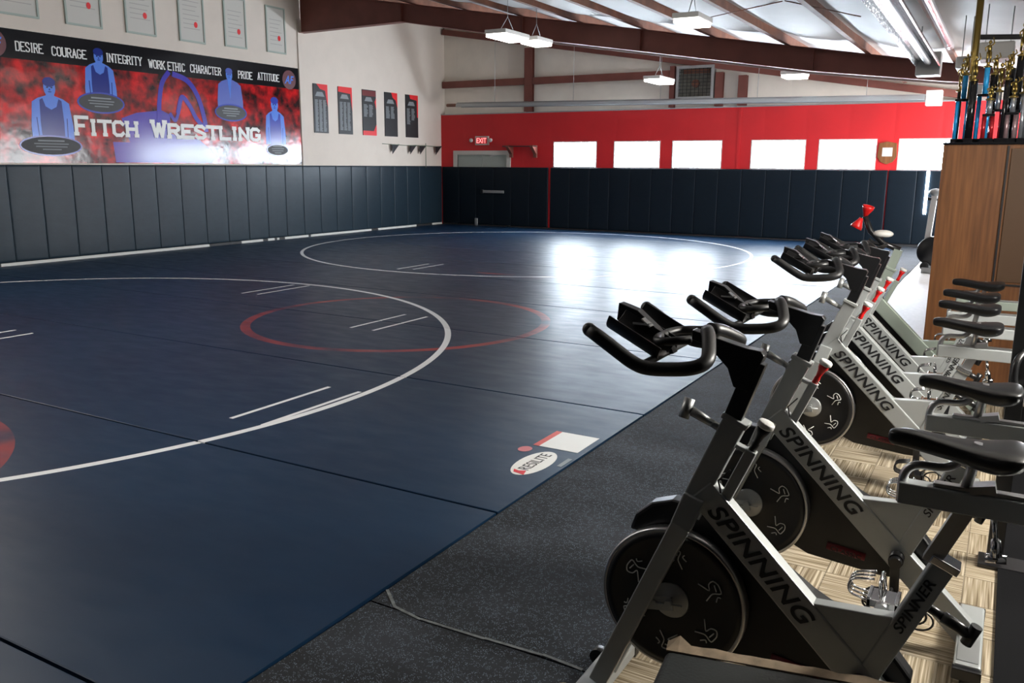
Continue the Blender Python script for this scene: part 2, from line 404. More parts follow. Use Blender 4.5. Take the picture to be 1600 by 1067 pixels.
struct('wall_near', MB().box(XL-.2, XR+.2, YN-.2, YN, FZ, 6.4), M['dark'])
# right wall with a high window by the bikes and a wide doorway farther back
sw = (3.95, 5.05, 1.80, 2.80); dw = (16.5, 21.5, FZ, 2.7)
rw = MB()
rw.box(XR, XR+.2, YN, sw[0], FZ, 4); rw.box(XR, XR+.2, sw[0], sw[1], FZ, sw[2]); rw.box(XR, XR+.2, sw[0], sw[1], sw[3], 4)
rw.box(XR, XR+.2, sw[1], dw[0], FZ, 4); rw.box(XR, XR+.2, dw[0], dw[1], dw[3], 4); rw.box(XR, XR+.2, dw[1], YB, FZ, 4)
struct('wall_right', rw, M['dark'])
def window(n, a, b, z0, z1, wall='back', pm='pane'):
    e = empty('window_%d' % n, ((a+b)/2, YB, z0) if wall == 'back' else (XR, (a+b)/2, z0)); tag(e, kind='structure')
    f = MB(); p = MB()
    if wall == 'back':
        L = Vector(((a+b)/2, YB, z0))
        for q in ((a,b,z0,z0+.03),(a,b,z1-.03,z1),(a,a+.03,z0+.03,z1-.03),(b-.03,b,z0+.03,z1-.03)): f.box(q[0],q[1],YB-.005,YB+.1,q[2],q[3])
        p.box(a+.02, b-.02, YB+.03, YB+.045, z0+.02, z1-.02)
    else:
        L = Vector((XR, (a+b)/2, z0))
        for q in ((a,b,z0,z0+.05),(a,b,z1-.05,z1),(a,a+.05,z0+.05,z1-.05),(b-.05,b,z0+.05,z1-.05)): f.box(XR-.01,XR+.12,q[0],q[1],q[2],q[3])
        p.box(XR+.05, XR+.07, a+.03, b-.03, z0+.03, z1-.03)
    f.build('window_frame', M['wbox'], e, off=L); p.build('window_pane', M[pm], e, off=L)
    return e
for i, (a, b) in enumerate(wins): window(i+1, a, b, WZ0, WZ1)
window(7, sw[0], sw[1], sw[2], sw[3], 'right', 'sidelight')
window(8, dw[0], dw[1], dw[2], dw[3], 'right', 'doorlight')

struct('ceiling_blocker', MB().box(-1.1, XR, YN, 2.9, 2.50, 2.64), M['dark'])  # unseen soffit added to keep ceiling bounce off the nearest bike
struct('wall_blocker', MB().box(.20, XR, 2.08, 2.18, FZ, 2.5), M['dark'])  # unseen panel added to cut side window light near the camera
struct('wall_blocker_left', MB().box(-1.2, -1.1, YN, .45, .0, 3.7), M['dark'])  # unseen screen added to shade the nearest bike from the left
# ceiling: sloped deck with insulation blankets sagging between the purlins
PX = [-1.0-1.36*i for i in range(0, 11)]
FR = 16.25
cm = MB(); nx, ny = 150, 60
xs = [XL-.1+(XR+.2-XL)*i/nx for i in range(nx+1)]; ysl = [YN-.1+(YB+.3-YN)*j/ny for j in range(ny+1)]
def sag(x, y):
    k = (x+1.0)/1.36; u = abs(math.sin(PI*k))**.7
    if x > -1.0: u = 0
    if y < FR: t = min(1, max(0, (FR-y)/1.6)); v = t*t*(3-2*t)
    else: v = .25
    return .06*u+.14*v*u
cm.add([(x, y, roofz(x)-sag(x, y)) for x in xs for y in ysl], [(i*(ny+1)+j, (i+1)*(ny+1)+j, (i+1)*(ny+1)+j+1, i*(ny+1)+j+1) for i in range(nx) for j in range(ny)], 0, True)
co = struct('ceiling', cm, M['ceil'])
so = co.modifiers.new('thick', 'SOLIDIFY'); so.thickness = .05; so.offset = 1

# ------------------------------------------------------------------ steel frame
fr = MB()
top = [(x, roofz(x)-.22) for x in (XL+.02, 1.6)]
bot = [(1.6, 2.95), (-1.1, 3.20), (-3.25, 3.46), (-6.5, 3.98), (-9.09, 4.39), (-12.2, 4.93), (XL+.02, 4.90)]
fr.prism(top+bot, FR-.006, FR+.006)
# flanges
tp = top; 
fr.bar((tp[0][0], FR, tp[0][1]), (tp[1][0], FR, tp[1][1]), .2, .014)
for a, b in zip(bot[:-1], bot[1:]): fr.bar((a[0], FR, a[1]), (b[0], FR, b[1]), .2, .014)
for x in (-3.25, -6.5, -9.09, -12.2): fr.box(x-.006, x+.006, FR-.09, FR+.09, dict(bot)[x] , roofz(x)-.23)
tag(fr.build('roof_rafter', M['steel_br']), 'deep dark brown tapered steel rafter crossing the room under the roof', 'rafter')
gr = MB()
gr.bar((XL+.05, YB+.07, roofz(XL)-.36), (-1.0, YB+.07, roofz(-1.0)-.30), .10, .16)
tag(gr.build('gable_rafter', M['steel_br']), 'slim brown steel rafter sloping along the top of the far wall', 'rafter')
for i, x in enumerate(PX):
    z = roofz(x)-.02
    p = MB()
    for y0, y1 in ((YN+.02, YB-.05),):
        p.box(x-.035, x-.029, y0, y1, z-.18, z); p.box(x-.035, x+.04, y0, y1, z-.186, z-.18); p.box(x-.10, x-.035, y0, y1, z-.006, z)
    w = ['first', 'second', 'third', 'fourth', 'fifth', 'sixth', 'seventh', 'eighth', 'ninth', 'tenth', 'eleventh'][i]
    tag(p.build('roof_purlin', M['purlin']), 'rusty brown roof purlin running to the far wall, %s from the right' % w, 'purlin', 'roof purlins')
# columns + girts on the far wall
for (x, w, lab) in ((-12.28, .26, 'brown steel column on the far wall above the exit door'), (-6.73, .20, 'brown steel column on the far wall right beside the fan louver'), (-6.13, .22, 'brown steel column on the far wall, second right of the fan louver'), (-7.98, .14, 'slim brown steel post on the far wall left of the fan louver')):
    c = MB(); zt = roofz(x)-.48
    c.box(x-w/2, x+w/2, YB+.02, YB+.034, RT+.04, zt); c.box(x-w/2, x+w/2, YB+.14, YB+.15, RT+.04, zt); c.box(x-.006, x+.006, YB+.034, YB+.14, RT+.04, zt)
    tag(c.build('wall_column', M['steel_br']), lab, 'column', 'far wall steel columns')
for (a, b, lab) in ((XL+.03, -12.42, 'short brown girt on the far wall between corner and first column'), (-12.14, -8.06, 'long brown girt on the far wall from column to fan louver')):
    g = MB(); g.box(a, b, YB+.03, YB+.045, 4.07, 4.24); g.box(a, b, YB+.03, YB+.12, 4.24, 4.252); g.box(a, b, YB+.03, YB+.12, 4.06, 4.07)
    tag(g.build('wall_girt', M['steel_br']), lab, 'girt', 'far wall girts')
# fan louver
e = empty('fan_louver', (-7.26, YB+.06, 3.5)); tag(e, 'grey framed fan louver high on the far wall', 'louver')
L = Vector((-7.26, YB+.06, 3.5)); a, b, z0, z1 = -7.86, -6.86, 3.5, 4.34
f = MB()
for q in ((a,b,z0,z0+.07),(a,b,z1-.07,z1),(a,a+.07,z0+.07,z1-.07),(b-.07,b,z0+.07,z1-.07)): f.box(q[0],q[1],YB-.02,YB+.14,q[2],q[3])
f.build('louver_frame', M['galv'], e, off=L)
MB().box(a+.05, b-.05, YB+.13, YB+.14, z0+.05, z1-.05).build('louver_backing', mat('weathered_louver', (.17,.17,.14), .6, noise=.3, nscale=8), e, off=L)
g = MB()
for k in range(1, 8): g.box(a+.06, b-.06, YB+.0, YB+.012, z0+.07+k*.087, z0+.082+k*.087)
for k in range(1, 8): g.box(a+.07+k*.107, a+.08+k*.107, YB+.0, YB+.012, z0+.07, z1-.07)
g.build('guard_grille', M['blacks'], e, off=L)
d = MB(); d.cyl((-7.36, YB+.05, 3.9), (-7.36, YB+.12, 3.9), .1); d.bar((-7.7, YB+.08, 4.2), (-7.0, YB+.08, 4.2), .05, .1); d.build('fan_motor', M['purlin'], e, off=L)

# pinkish rod painting the light caught by the rafter's lower flange
cd = MB(); pts = [(x, FR-.14, z-.03) for x, z in bot[::-1] if x > -8.9]; pts[0] = (-8.6, FR-.14, 4.31)
cd.tube([(-9.0, FR-.14, 4.33)]+[(x, FR-.14, z-.04) for x, z in ((-6.5,3.98),(-3.25,3.46),(-1.1,3.2),(.9,3.02))], .02, 8)
tag(cd.build('flange_highlight', mat('lit_flange_pink', (.45,.33,.30), .5)), 'thin pinkish rod painting the light along the lower edge of the deep rafter', 'flange_highlight')
# brace rods
for (p, q, lab) in ((at(1096, 30, 2, 3.94), at(1222, 2, 2, 3.78), 'thin brown brace rod under the roof, left arm of the cross'), (at(1226, 1, 2, 3.80), at(1345, 26, 2, 3.62), 'thin brown brace rod under the roof, right arm of the cross')):
    tag(MB().tube([p, q], .007, 6).build('brace_rod', M['purlin']), lab, 'brace rod', 'roof brace rods')

# radiant tube heater along the far wall
def heater(p0, p1, lab, boxend, name='tube_heater', hood='galv'):
    p0 = Vector(p0); p1 = Vector(p1); d = (p1-p0).normalized(); sd = d.cross(Vector((0,0,1))).normalized()
    e = empty(name, p0); tag(e, lab, 'heater'); h = MB()
    prof = [(-.16,-.05),(-.13,.03),(-.06,.07),(.06,.07),(.13,.03),(.16,-.05)]
    vs = []
    for p in (p0, p1):
        for (s_, z) in prof: vs.append(p+sd*s_+Vector((0,0,z)))
        for (s_, z) in prof[::-1]: vs.append(p+sd*s_*.93+Vector((0,0,z-.012)))
    n = 12; fs = [(i, (i+1) % n, n+(i+1) % n, n+i) for i in range(n)]+[tuple(range(n))[::-1], tuple(range(n, 2*n))]
    h.add(vs, fs); h.build('reflector', M[hood], e, off=p0)
    MB().tube([p0-d*.4, p1+d*.02], .045, 14).build('radiant_tube', M['purlin'] if hood == 'galv' else M['galv'], e, off=p0)
    q = p1+d*.17
    MB().box(q.x-.16, q.x+.16, q.y-.16, q.y+.16, q.z-.17, q.z+.15).build('burner_box', M['wbox'], e, bevel=.01, off=p0)
    k = int((p1-p0).length/2.4)
    for i in range(k):
        c = p0+(p1-p0)*((i+.5)/k); MB().tube([c+Vector((0,0,.07)), Vector((c.x, c.y, roofz(c.x)-.05))], .006, 6).build('hanger_rod', M['galv'], e, off=p0)
    return e
heater((-14.2, 21.5, 3.50), (-1.85, 21.5, 3.32), 'long grey radiant tube heater hung along the red far wall', 1)
heater((-1.22, 4.0, 3.45), (-1.22, 14.0, 3.28), 'shiny radiant heater running overhead toward the far wall on the right', 1, hood='foil')
tag(MB().tube([(-.93, 4, 3.5), (-.93, 13.6, 3.44)], .05, 12).build('flue_pipe', M['foil']), 'thin shiny flue pipe beside the overhead radiant heater', 'pipe')

# ------------------------------------------------------------------ lamps
def lamp(px, py, z, w, l, lab, rot=0, lit=True):
    c = at(px, py, 2, z); e = empty('high_bay_lamp', c, rot); tag(e, lab, 'lamp', 'hanging high bay lamps')
    MB().box(-w/2, w/2, -l/2, l/2, 0, .07).build('housing', M['wbox'], e, bevel=.01)
    MB().box(-w/2+.02, w/2-.02, -l/2+.02, l/2-.02, -.05, -.001).build('diffuser', M['lamp'], e)
    h = MB(); zt = roofz(c.x)-c.z-.1
    for s_ in (-1, 1): h.tube([(0, s_*l*.3, .07), (0, 0, .32)], .006, 6)
    h.tube([(0, 0, .32), (0, 0, max(.4, zt))], .006, 6)
    h.build('hanger', M['galv'], e)
lamp(1082, 33, 3.7, .36, .62, 'brightest hanging lamp in front of the deep rafter, right of centre')
lamp(838, 66, 4.05, .38, .62, 'lit hanging lamp under the rafter, right one of the close pair')
lamp(793, 57, 4.0, .42, .85, 'pale hanging lamp under the rafter, left one of the close pair')
lamp(1030, 126, 3.72, .4, 1.0, 'small distant lamp hanging beside the fan louver')
lamp(1242, 118, 3.62, .45, .6, 'distant lit lamp hanging above the fourth window')

for (x_, y_) in ((-12.5, 5.5), (-8.6, 3.3), (-12.5, 2.4), (-5.2, 3.0)):  # unseen lamps added to brighten the near mats
    e = empty('high_bay_lamp', (x_, y_, 4.25)); tag(e, 'added unseen fill lamp above the near mats, %s' % {(-12.5, 5.5): 'by the banner', (-12.5, 2.4): 'in the near left corner', (-8.6, 3.3): 'over the near ring', (-5.2, 3.0): 'nearest the camera'}[(x_, y_)], 'lamp', 'added fill lamps out of view')
    MB().box(-.35, .35, -.5, .5, 0, .07).build('housing', M['wbox'], e); MB().box(-.33, .33, -.48, .48, -.05, -.001).build('diffuser', M['lampfill'], e)
    MB().tube([(0,0,.07),(0,0,roofz(x_)-4.25-.1)], .006, 6).build('hanger', M['galv'], e)

# ------------------------------------------------------------------ wall pads
PWD = .61; PB, PT = .055, 1.76
ORD = ['first','second','third','fourth','fifth','sixth','seventh','eighth','ninth','tenth','eleventh','twelfth','thirteenth','fourteenth','fifteenth','sixteenth','seventeenth','eighteenth','nineteenth','twentieth','twenty-first','twenty-second','twenty-third','twenty-fourth','twenty-fifth']
def padmesh(w, h, t=.045):
    m = MB(); US = (0,.012,.05,.3,.5,.7,.95,.988,1); VS = (0,.008,.03,.2,.4,.6,.8,.97,.992,1); nx_, nz = len(US)-1, len(VS)-1; g = []
    for i in range(nx_+1):
        for j in range(nz+1):
            u, v = US[i], VS[j]
            e_ = 1 if 1 < i < nx_-1 else (.96 if i in (1, nx_-1) else .84); f_ = 1 if 1 < j < nz-1 else (.95 if j in (1, nz-1) else .8)
            g.append((u*w, t*(e_*f_), v*h))
    fs = [(i*(nz+1)+j, (i+1)*(nz+1)+j, (i+1)*(nz+1)+j+1, i*(nz+1)+j+1) for i in range(nx_) for j in range(nz)]
    m.add(g, fs, 0, True)
    bk = [(0,0,0),(w,0,0),(w,0,h),(0,0,h)]; n = len(g)
    m.add(bk, [(0,1,2,3)])
    # side skirts
    loop = [(i, 0) for i in range(nx_+1)]+[(nx_, j) for j in range(1, nz+1)]+[(i, nz) for i in range(nx_-1, -1, -1)]+[(0, j) for j in range(nz-1, 0, -1)]
    vs = []; 
    for i, j in loop:
        p = g[i*(nz+1)+j]; vs += [p, (p[0], 0, p[2])]
    k = len(loop); m.add(vs, [(2*a_, 2*((a_+1) % k), 2*((a_+1) % k)+1, 2*a_+1) for a_ in range(k)])
    return m
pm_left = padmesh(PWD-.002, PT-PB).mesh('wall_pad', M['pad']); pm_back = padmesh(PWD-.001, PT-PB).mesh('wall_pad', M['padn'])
y = 8.76-PWD*3; i = 0; pads = []
while y < YB-.2:
    pads.append(y); y += PWD
for i, y in enumerate(pads[::-1]):
    o = bpy.data.objects.new('wall_pad', pm_left); C.objects.link(o)
    o.location = (XL+.002, y+PWD-.001, PB); o.rotation_euler = (0, 0, -PI/2)
    if y+PWD > YB-.06: o.location.y = YB-.06
    tag(o, 'slate blue vinyl wall pad on the left wall, %s from the far corner' % ORD[i], 'wall pad', 'wall pads along the left wall')
bbm = mat('scuffed_baseboard', (.5,.5,.47), .6); t_ = NT(bbm); g_, P_ = t_.pos()
nz_ = t_.noise(g_.outputs['Position'], 1, 2, (.1,1.1,.1)); t_.l(t_.mix(t_.m('GREATER_THAN', nz_, .46), (.02,.02,.02), (.60,.60,.56)), t_.b.inputs['Base Color'])
struct('baseboard_left', MB().box(XL, XL+.045, YN, YB-.07, FZ, .05), bbm)
struct('baseboard_back', MB().box(XL+.05, XR, YB-.03, YB, FZ, .03), M['dark'])
x = XL+.06; bx = []
gaps = {}
while x < 1.0:
    bx.append(x); x += PWD
    for gx in (-11.50, -2.55):
        if abs(x-gx) < PWD/2: x = gx+.016
for i, x in enumerate(bx):
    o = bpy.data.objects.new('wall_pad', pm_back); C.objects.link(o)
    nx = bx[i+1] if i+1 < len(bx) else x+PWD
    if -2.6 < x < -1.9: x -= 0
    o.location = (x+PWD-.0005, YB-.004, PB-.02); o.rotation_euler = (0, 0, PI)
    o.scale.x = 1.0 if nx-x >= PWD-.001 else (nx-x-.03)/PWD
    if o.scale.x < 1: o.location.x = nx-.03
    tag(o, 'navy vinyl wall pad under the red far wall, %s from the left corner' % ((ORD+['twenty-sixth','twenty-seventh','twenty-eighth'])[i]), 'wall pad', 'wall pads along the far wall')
# bright sidelight slit at the far right
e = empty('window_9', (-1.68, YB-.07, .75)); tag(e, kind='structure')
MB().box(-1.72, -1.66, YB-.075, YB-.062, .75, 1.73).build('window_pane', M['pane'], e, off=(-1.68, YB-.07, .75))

# ------------------------------------------------------------------ exit door, bars, sign
e = empty('door_1', (-13.82, YB-.02, FZ)); tag(e, kind='structure'); L = (-13.82, YB-.02, FZ)
f = MB(); f.box(-14.83,-14.70,YB-.03,YB+.1,FZ,2.22); f.box(-12.95,-12.82,YB-.03,YB+.1,FZ,2.22); f.box(-14.70,-12.95,YB-.03,YB+.1,2.10,2.22)
f.build('door_frame', M['trimw'], e, off=L)
d = MB(); d.box(-14.70,-13.83,YB+.03,YB+.08,FZ,2.10); d.box(-13.82,-12.95,YB+.03,YB+.08,FZ,2.10); d.build('door_leaf', M['doorp'], e, off=L)
d = MB(); d.bar((-13.55, YB+.02, 2.06), (-13.15, YB+.0, 2.13), .05, .05); d.build('door_closer', M['galv'], e, off=L)
e = empty('push_bar', (-13.36, YB-.1, 1.0)); tag(e, 'grey push bar on the padded exit door at the far wall', 'push bar')
L = (-13.36, YB-.1, 1.0)
MB().box(-13.72,-13.0,YB-.12,YB-.075,.98,1.06).build('bar_housing', M['galv'], e, bevel=.01, off=L)
MB().box(-13.80,-13.72,YB-.11,YB-.06,.96,1.08).build('latch_box', M['blacks'], e, bevel=.008, off=L)
tag(MB().box(-14.02,-13.93,YB-.1,YB-.06,.0,.22).build('door_stop', M['galv'], bevel=.008), 'small pale door stop at the foot of the exit door pads', 'door stop')
e = empty('exit_sign', (-13.78, YB-.03, 2.38)); tag(e, 'lit red exit sign with twin emergency heads above the padded door', 'exit sign'); L = (-13.78, YB-.03, 2.38)
MB().box(-14.02,-13.56,YB-.07,YB,2.38,2.64).build('housing', M['exitbg'], e, bevel=.01, off=L)
MB().box(-13.98,-13.60,YB-.075,YB-.07,2.42,2.60).build('sign_face', mat('exit_face', (.45,.02,.03), .4, emit=.35), e, off=L)
text('exit_letters', 'EXIT', Vector((-13.96, YB-.077, 2.44))-Vector(L), (1,0,0), (0,0,1), .34, .14, M['exit'], e, .003, bold=.01)
for sx in (-14.14, -13.46):
    MB().lathe((sx, YB-.05, 2.52), (0,-1,0), [(.03,0),(.055,.03),(.06,.06),(.0,.065)], 16).build('lamp_head', M['wbox'], e, off=L)
e = empty('pull_up_bar', (-12.35, YB, 2.2)); tag(e, 'dark wall mounted pull-up bar between exit door and first window', 'pull-up bar'); L = (-12.35, YB, 2.2)
for sx in (-12.78, -11.98):
    b_ = MB(); b_.prism([(YB-.01,2.02),(YB-.01,2.36),(YB-.30,2.36),(YB-.30,2.31),(YB-.08,2.12),(YB-.08,2.02)], sx-.05, sx+.05, axis='x'); b_.build('bracket', M['steel_br'], e, off=L)
MB().tube([(-12.95,YB-.27,2.335),(-11.82,YB-.27,2.335)], .016, 10).build('bar', M['blacks'], e, off=L)
e = empty('wall_plaque', (-2.59, YB-.02, 1.92)); tag(e, 'wooden plaque with a white plate between the fifth and sixth windows', 'plaque'); L = (-2.59, YB-.02, 1.92)
s_ = [(-2.80,2.36),(-2.62,2.40),(-2.42,2.36),(-2.40,2.05),(-2.48,1.93),(-2.61,1.88),(-2.74,1.93),(-2.82,2.05)]
MB().prism(s_, YB-.03, YB).build('shield', M['wood'], e, off=L)
MB().box(-2.72,-2.50,YB-.036,YB-.03,2.06,2.26).build('plate', M['wbox'], e, off=L)

# ------------------------------------------------------------------ banner on the left wall
BX = XL+.012
e = empty('team_banner', (XL, 11.9, 1.80)); L = (XL, 11.9, 1.80)
tag(e, 'large red and black team banner with blue wrestlers reading FITCH WRESTLING on the left wall', 'banner')
by0, by1 = 7.4, 16.1
def zt(y): return 4.05
MB().box(XL+.001, BX, by0, by1, 1.79, 3.57).build('printed_field', M['banner'], e, off=L)
MB().box(XL+.001, BX+.0005, by0, by1, 3.57, 4.06).build('black_band', mat('black_band_print', (.006,.006,.008), .15, spec=.35), e, off=L)
def flat(name, poly, m, x=BX+.002, th=.002, par=e):
    return MB().prism(poly, x-th, x, axis='x').build(name, m, par, off=L)
def ellp(cy, cz, ry, rz, n=24, a0=0, a1=2*PI): return [(cy+ry*math.cos(a0+(a1-a0)*i/n), cz+rz*math.sin(a0+(a1-a0)*i/n)) for i in range(n)]
def stroke(mb, pts, w, x, th=.003, close=False):
    pts = [Vector((x, p[0], p[1])) for p in pts]
    if close: pts.append(pts[0])
    for k_, (a_, b_) in enumerate(zip(pts[:-1], pts[1:])):
        d_ = (b_-a_).normalized(); mb.bar(a_-d_*w*.3, b_+d_*w*.3, w, th+.0003*(k_ % 7), up=(1,0,0))
# blue emblem strokes
em = MB(); xx = BX+.004
def curve(p, n=8):
    out = []
    P = [Vector((a_, b_)) for a_, b_ in p]
    for i in range(len(P)-1):
        p0, p1, p2, p3 = P[max(0, i-1)], P[i], P[i+1], P[min(len(P)-1, i+2)]
        for k in range(n):
            t = k/n; out.append(tuple(.5*((2*p1)+(-p0+p2)*t+(2*p0-5*p1+4*p2-p3)*t*t+(-p0+3*p1-3*p2+p3)*t**3)))
    out.append(tuple(P[-1])); return out
stroke(em, curve([(12.02,2.62),(12.05,3.0),(12.15,3.4),(12.32,3.62)]), .10, xx)
stroke(em, curve([(12.45,3.60),(12.78,3.50),(13.02,3.22),(13.16,2.8),(13.2,2.5)]), .11, xx+.0004)
stroke(em, curve([(12.5,2.85),(12.62,3.15),(12.80,3.0),(12.95,2.75),(13.1,2.6)]), .10, xx+.0008)
stroke(em, curve([(12.3,2.8),(12.42,2.68),(12.55,2.95)]), .07, xx+.001)
em.build('emblem_strokes', mat('blue_emblem_print', (.05,.035,.42), .16), e, off=L)
flat('emblem_body', [(11.15,2.66),(11.5,2.78),(12.1,2.86),(12.3,2.78),(12.25,2.4),(13.0,2.3),(13.5,1.95),(13.3,1.81),(10.95,1.81),(10.92,2.2),(11.3,2.2)], mat('blue_emblem_body', (.05,.04,.40), .16), BX+.0015, .001)
# headline
for (w_, a_, b_) in (('FITCH', 10.17, 11.46), ('WRESTLING', 11.84, 14.72)):
    hl = MB(); slab(hl, w_, a_, b_, 2.295, 2.67, BX+.008, 1.4, True); hl.build('headline_word', M['wink'], e, off=L)
for w_, a_, b_, c_ in (('DESIRE',9.18,9.66,3.70),('COURAGE',9.84,10.50,3.69),('INTEGRITY',10.93,11.70,3.69),('WORK ETHIC',11.87,12.74,3.67),('CHARACTER',12.89,13.70,3.68),('PRIDE',14.20,14.60,3.67),('ATTITUDE',14.78,15.44,3.69)):
    wd = MB(); slab(wd, w_, a_, b_, c_, c_+.17, BX+.006, 1.25); wd.build('motto_word', M['wink'], e, off=L)
def person(cy, zt_, zb, w, m_skin='lblue', suit='singlet', lean=0):
    h = zt_-zb; hr = h*.125; a = MB(); x = BX+.004
    sh = zt_-h*.36
    a.prism([(cy-w*.5,zb),(cy-w*.5,zb+h*.22),(cy-w*.44,sh-.04),(cy-w*.30,sh+.03),(cy-hr*.6,sh+.08),(cy-hr*.5,zt_-h*.24),(cy+hr*.5,zt_-h*.24),(cy+hr*.6,sh+.08),(cy+w*.30,sh+.03),(cy+w*.44,sh-.04),(cy+w*.5,zb+h*.22),(cy+w*.5,zb)], x-.002, x, 0 if suit == 'singlet' else 1, axis='x')
    a.prism(ellp(cy, zt_-h*.16, hr*.82, hr*1.2), x-.002, x+.0006, 0, axis='x')
    a.prism(ellp(cy, zt_-h*.07, hr*.88, hr*.62, 20), x-.002, x+.001, 1, axis='x')
    for s_ in (-1, 1): a.prism(ellp(cy+s_*hr*.3, zt_-h*.155, hr*.16, hr*.09, 8), x, x+.0012, 2, axis='x')
    a.prism(ellp(cy, zt_-h*.225, hr*.28, hr*.07, 8), x, x+.0012, 1, axis='x')
    a.prism([(cy-hr*.12,zt_-h*.2),(cy+hr*.12,zt_-h*.2),(cy,zt_-h*.16)], x, x+.0012, 1, axis='x')
    if suit == 'singlet':
        a.prism([(cy-w*.27,zb),(cy-w*.28,zb+h*.30),(cy-w*.26,sh),(cy-w*.19,sh+.03),(cy-w*.13,sh-h*.10),(cy,sh-h*.15),(cy+w*.13,sh-h*.10),(cy+w*.19,sh+.03),(cy+w*.26,sh),(cy+w*.28,zb+h*.30),(cy+w*.27,zb)], x, x+.0012, 1, axis='x')
        for s_ in (-1,1): a.bar((x+.001, cy+s_*w*.34, zb+h*.02), (x+.001, cy+s_*w*.36, zb+h*.36), .015, .002, 1, up=(1,0,0))
    else:
        a.prism([(cy-hr*.5,sh+.06),(cy+hr*.5,sh+.06),(cy,zb+h*.25)], x, x+.0012, 0, axis='x')
    return a
person(9.72, 3.30, 2.20, .80).build('printed_wrestler', [M['lblue'], M['dblue'], M['nblue']], e, off=L)
person(10.76, 3.92, 2.98, .66).build('printed_wrestler', [M['lblue'], M['dblue'], M['nblue']], e, off=L)
person(13.93, 3.86, 2.98, .72, suit='jacket').build('printed_wrestler', [M['lblue'], mat('royal_blue_print', (.02,.06,.42), .4), M['nblue']], e, off=L)
person(15.26, 3.33, 2.25, .64).build('printed_wrestler', [M['lblue'], M['mblue'], M['nblue']], e, off=L)
for (cy, cz, ry, rz) in ((10.74,2.92,.50,.20),(13.93,2.91,.46,.19),(9.66,2.10,.60,.19),(15.3,2.12,.36,.15)):
    o_ = MB(); o_.prism(ellp(cy, cz, ry, rz), BX, BX+.006, 0, axis='x'); o_.prism(ellp(cy, cz, ry-.03, rz-.03), BX+.006, BX+.007, 1, axis='x')
    for k in range(4):
        hw = ry*(.42, .55, .5, .3)[k]; o_.box(BX+.007, BX+.008, cy-hw, cy+hw, cz+.075-k*.05, cz+.10-k*.05-(0 if k == 0 else .008), 2)
    o_.build('name_oval', [M['mblue'], M['ink'], M['gink']], e, off=L)
for cy, cz, r_ in ((15.78, 3.77, .22), (8.78, 3.80, .24)):
    o_ = MB(); o_.prism(ellp(cy, cz, r_, r_), BX, BX+.004, 0, axis='x')
    o_.build('round_logo', [mat('maroon_print', (.11,.012,.02), .4)], e, off=L)
    text('logo_letters', 'AF', Vector((BX+.005, cy-r_*.7, cz-r_*.42))-Vector(L), (0,1,0), (0,0,1), r_*1.4, r_*.85, M['lblue'], e, .002, shear=.3, bold=.02)

# certificates above the banner
for i, (y0, y1, zt_, zb) in enumerate(((8.45,9.66,5.35,4.29),(10.16,10.90,5.45,4.28),(11.41,12.10,5.42,4.29),(12.67,13.33,5.40,4.29),(13.87,14.50,5.38,4.32),(15.11,15.72,5.37,4.34))):
    if i == 0: y0 = 8.93
    L_ = (XL, (y0+y1)/2, zb); c = empty('framed_certificate', L_)
    tag(c, 'pale framed certificate with a red seal above the banner, %s from the left' % ORD[i], 'certificate', 'certificates above the banner')
    f = MB(); t = .035
    for q in ((y0,y1,zb,zb+t),(y0,y1,zt_-t,zt_),(y0,y0+t,zb+t,zt_-t),(y1-t,y1,zb+t,zt_-t)): f.box(XL, XL+.03, *q)
    f.build('frame', M['frame'], c, off=L_)
    MB().box(XL, XL+.014, y0+t, y1-t, zb+t, zt_-t).build('paper', M['paper'], c, off=L_)
    k = MB()
    for r_ in range(7): k.box(XL+.014, XL+.0155, y0+.12, y1-.12-(r_ % 3)*.05, zt_-.30-r_*.09, zt_-.285-r_*.09)
    k.build('text_lines', mat('faint_print', (.40,.38,.35), .6), c, off=L_)
    MB().prism(ellp(y0+(y1-y0)*.66, zb+(zt_-zb)*.33, .045, .06), XL+.014, XL+.018, axis='x').build('red_seal', M['bred'], c, off=L_)
    text('title_text', 'CERTIFICATE', Vector((XL+.0145, y0+.12, zt_-.17))-Vector(L_), (0,1,0), (0,0,1), (y1-y0)-.24, .06, mat('dark_print', (.10,.10,.09), .6), c, .001) if False else None

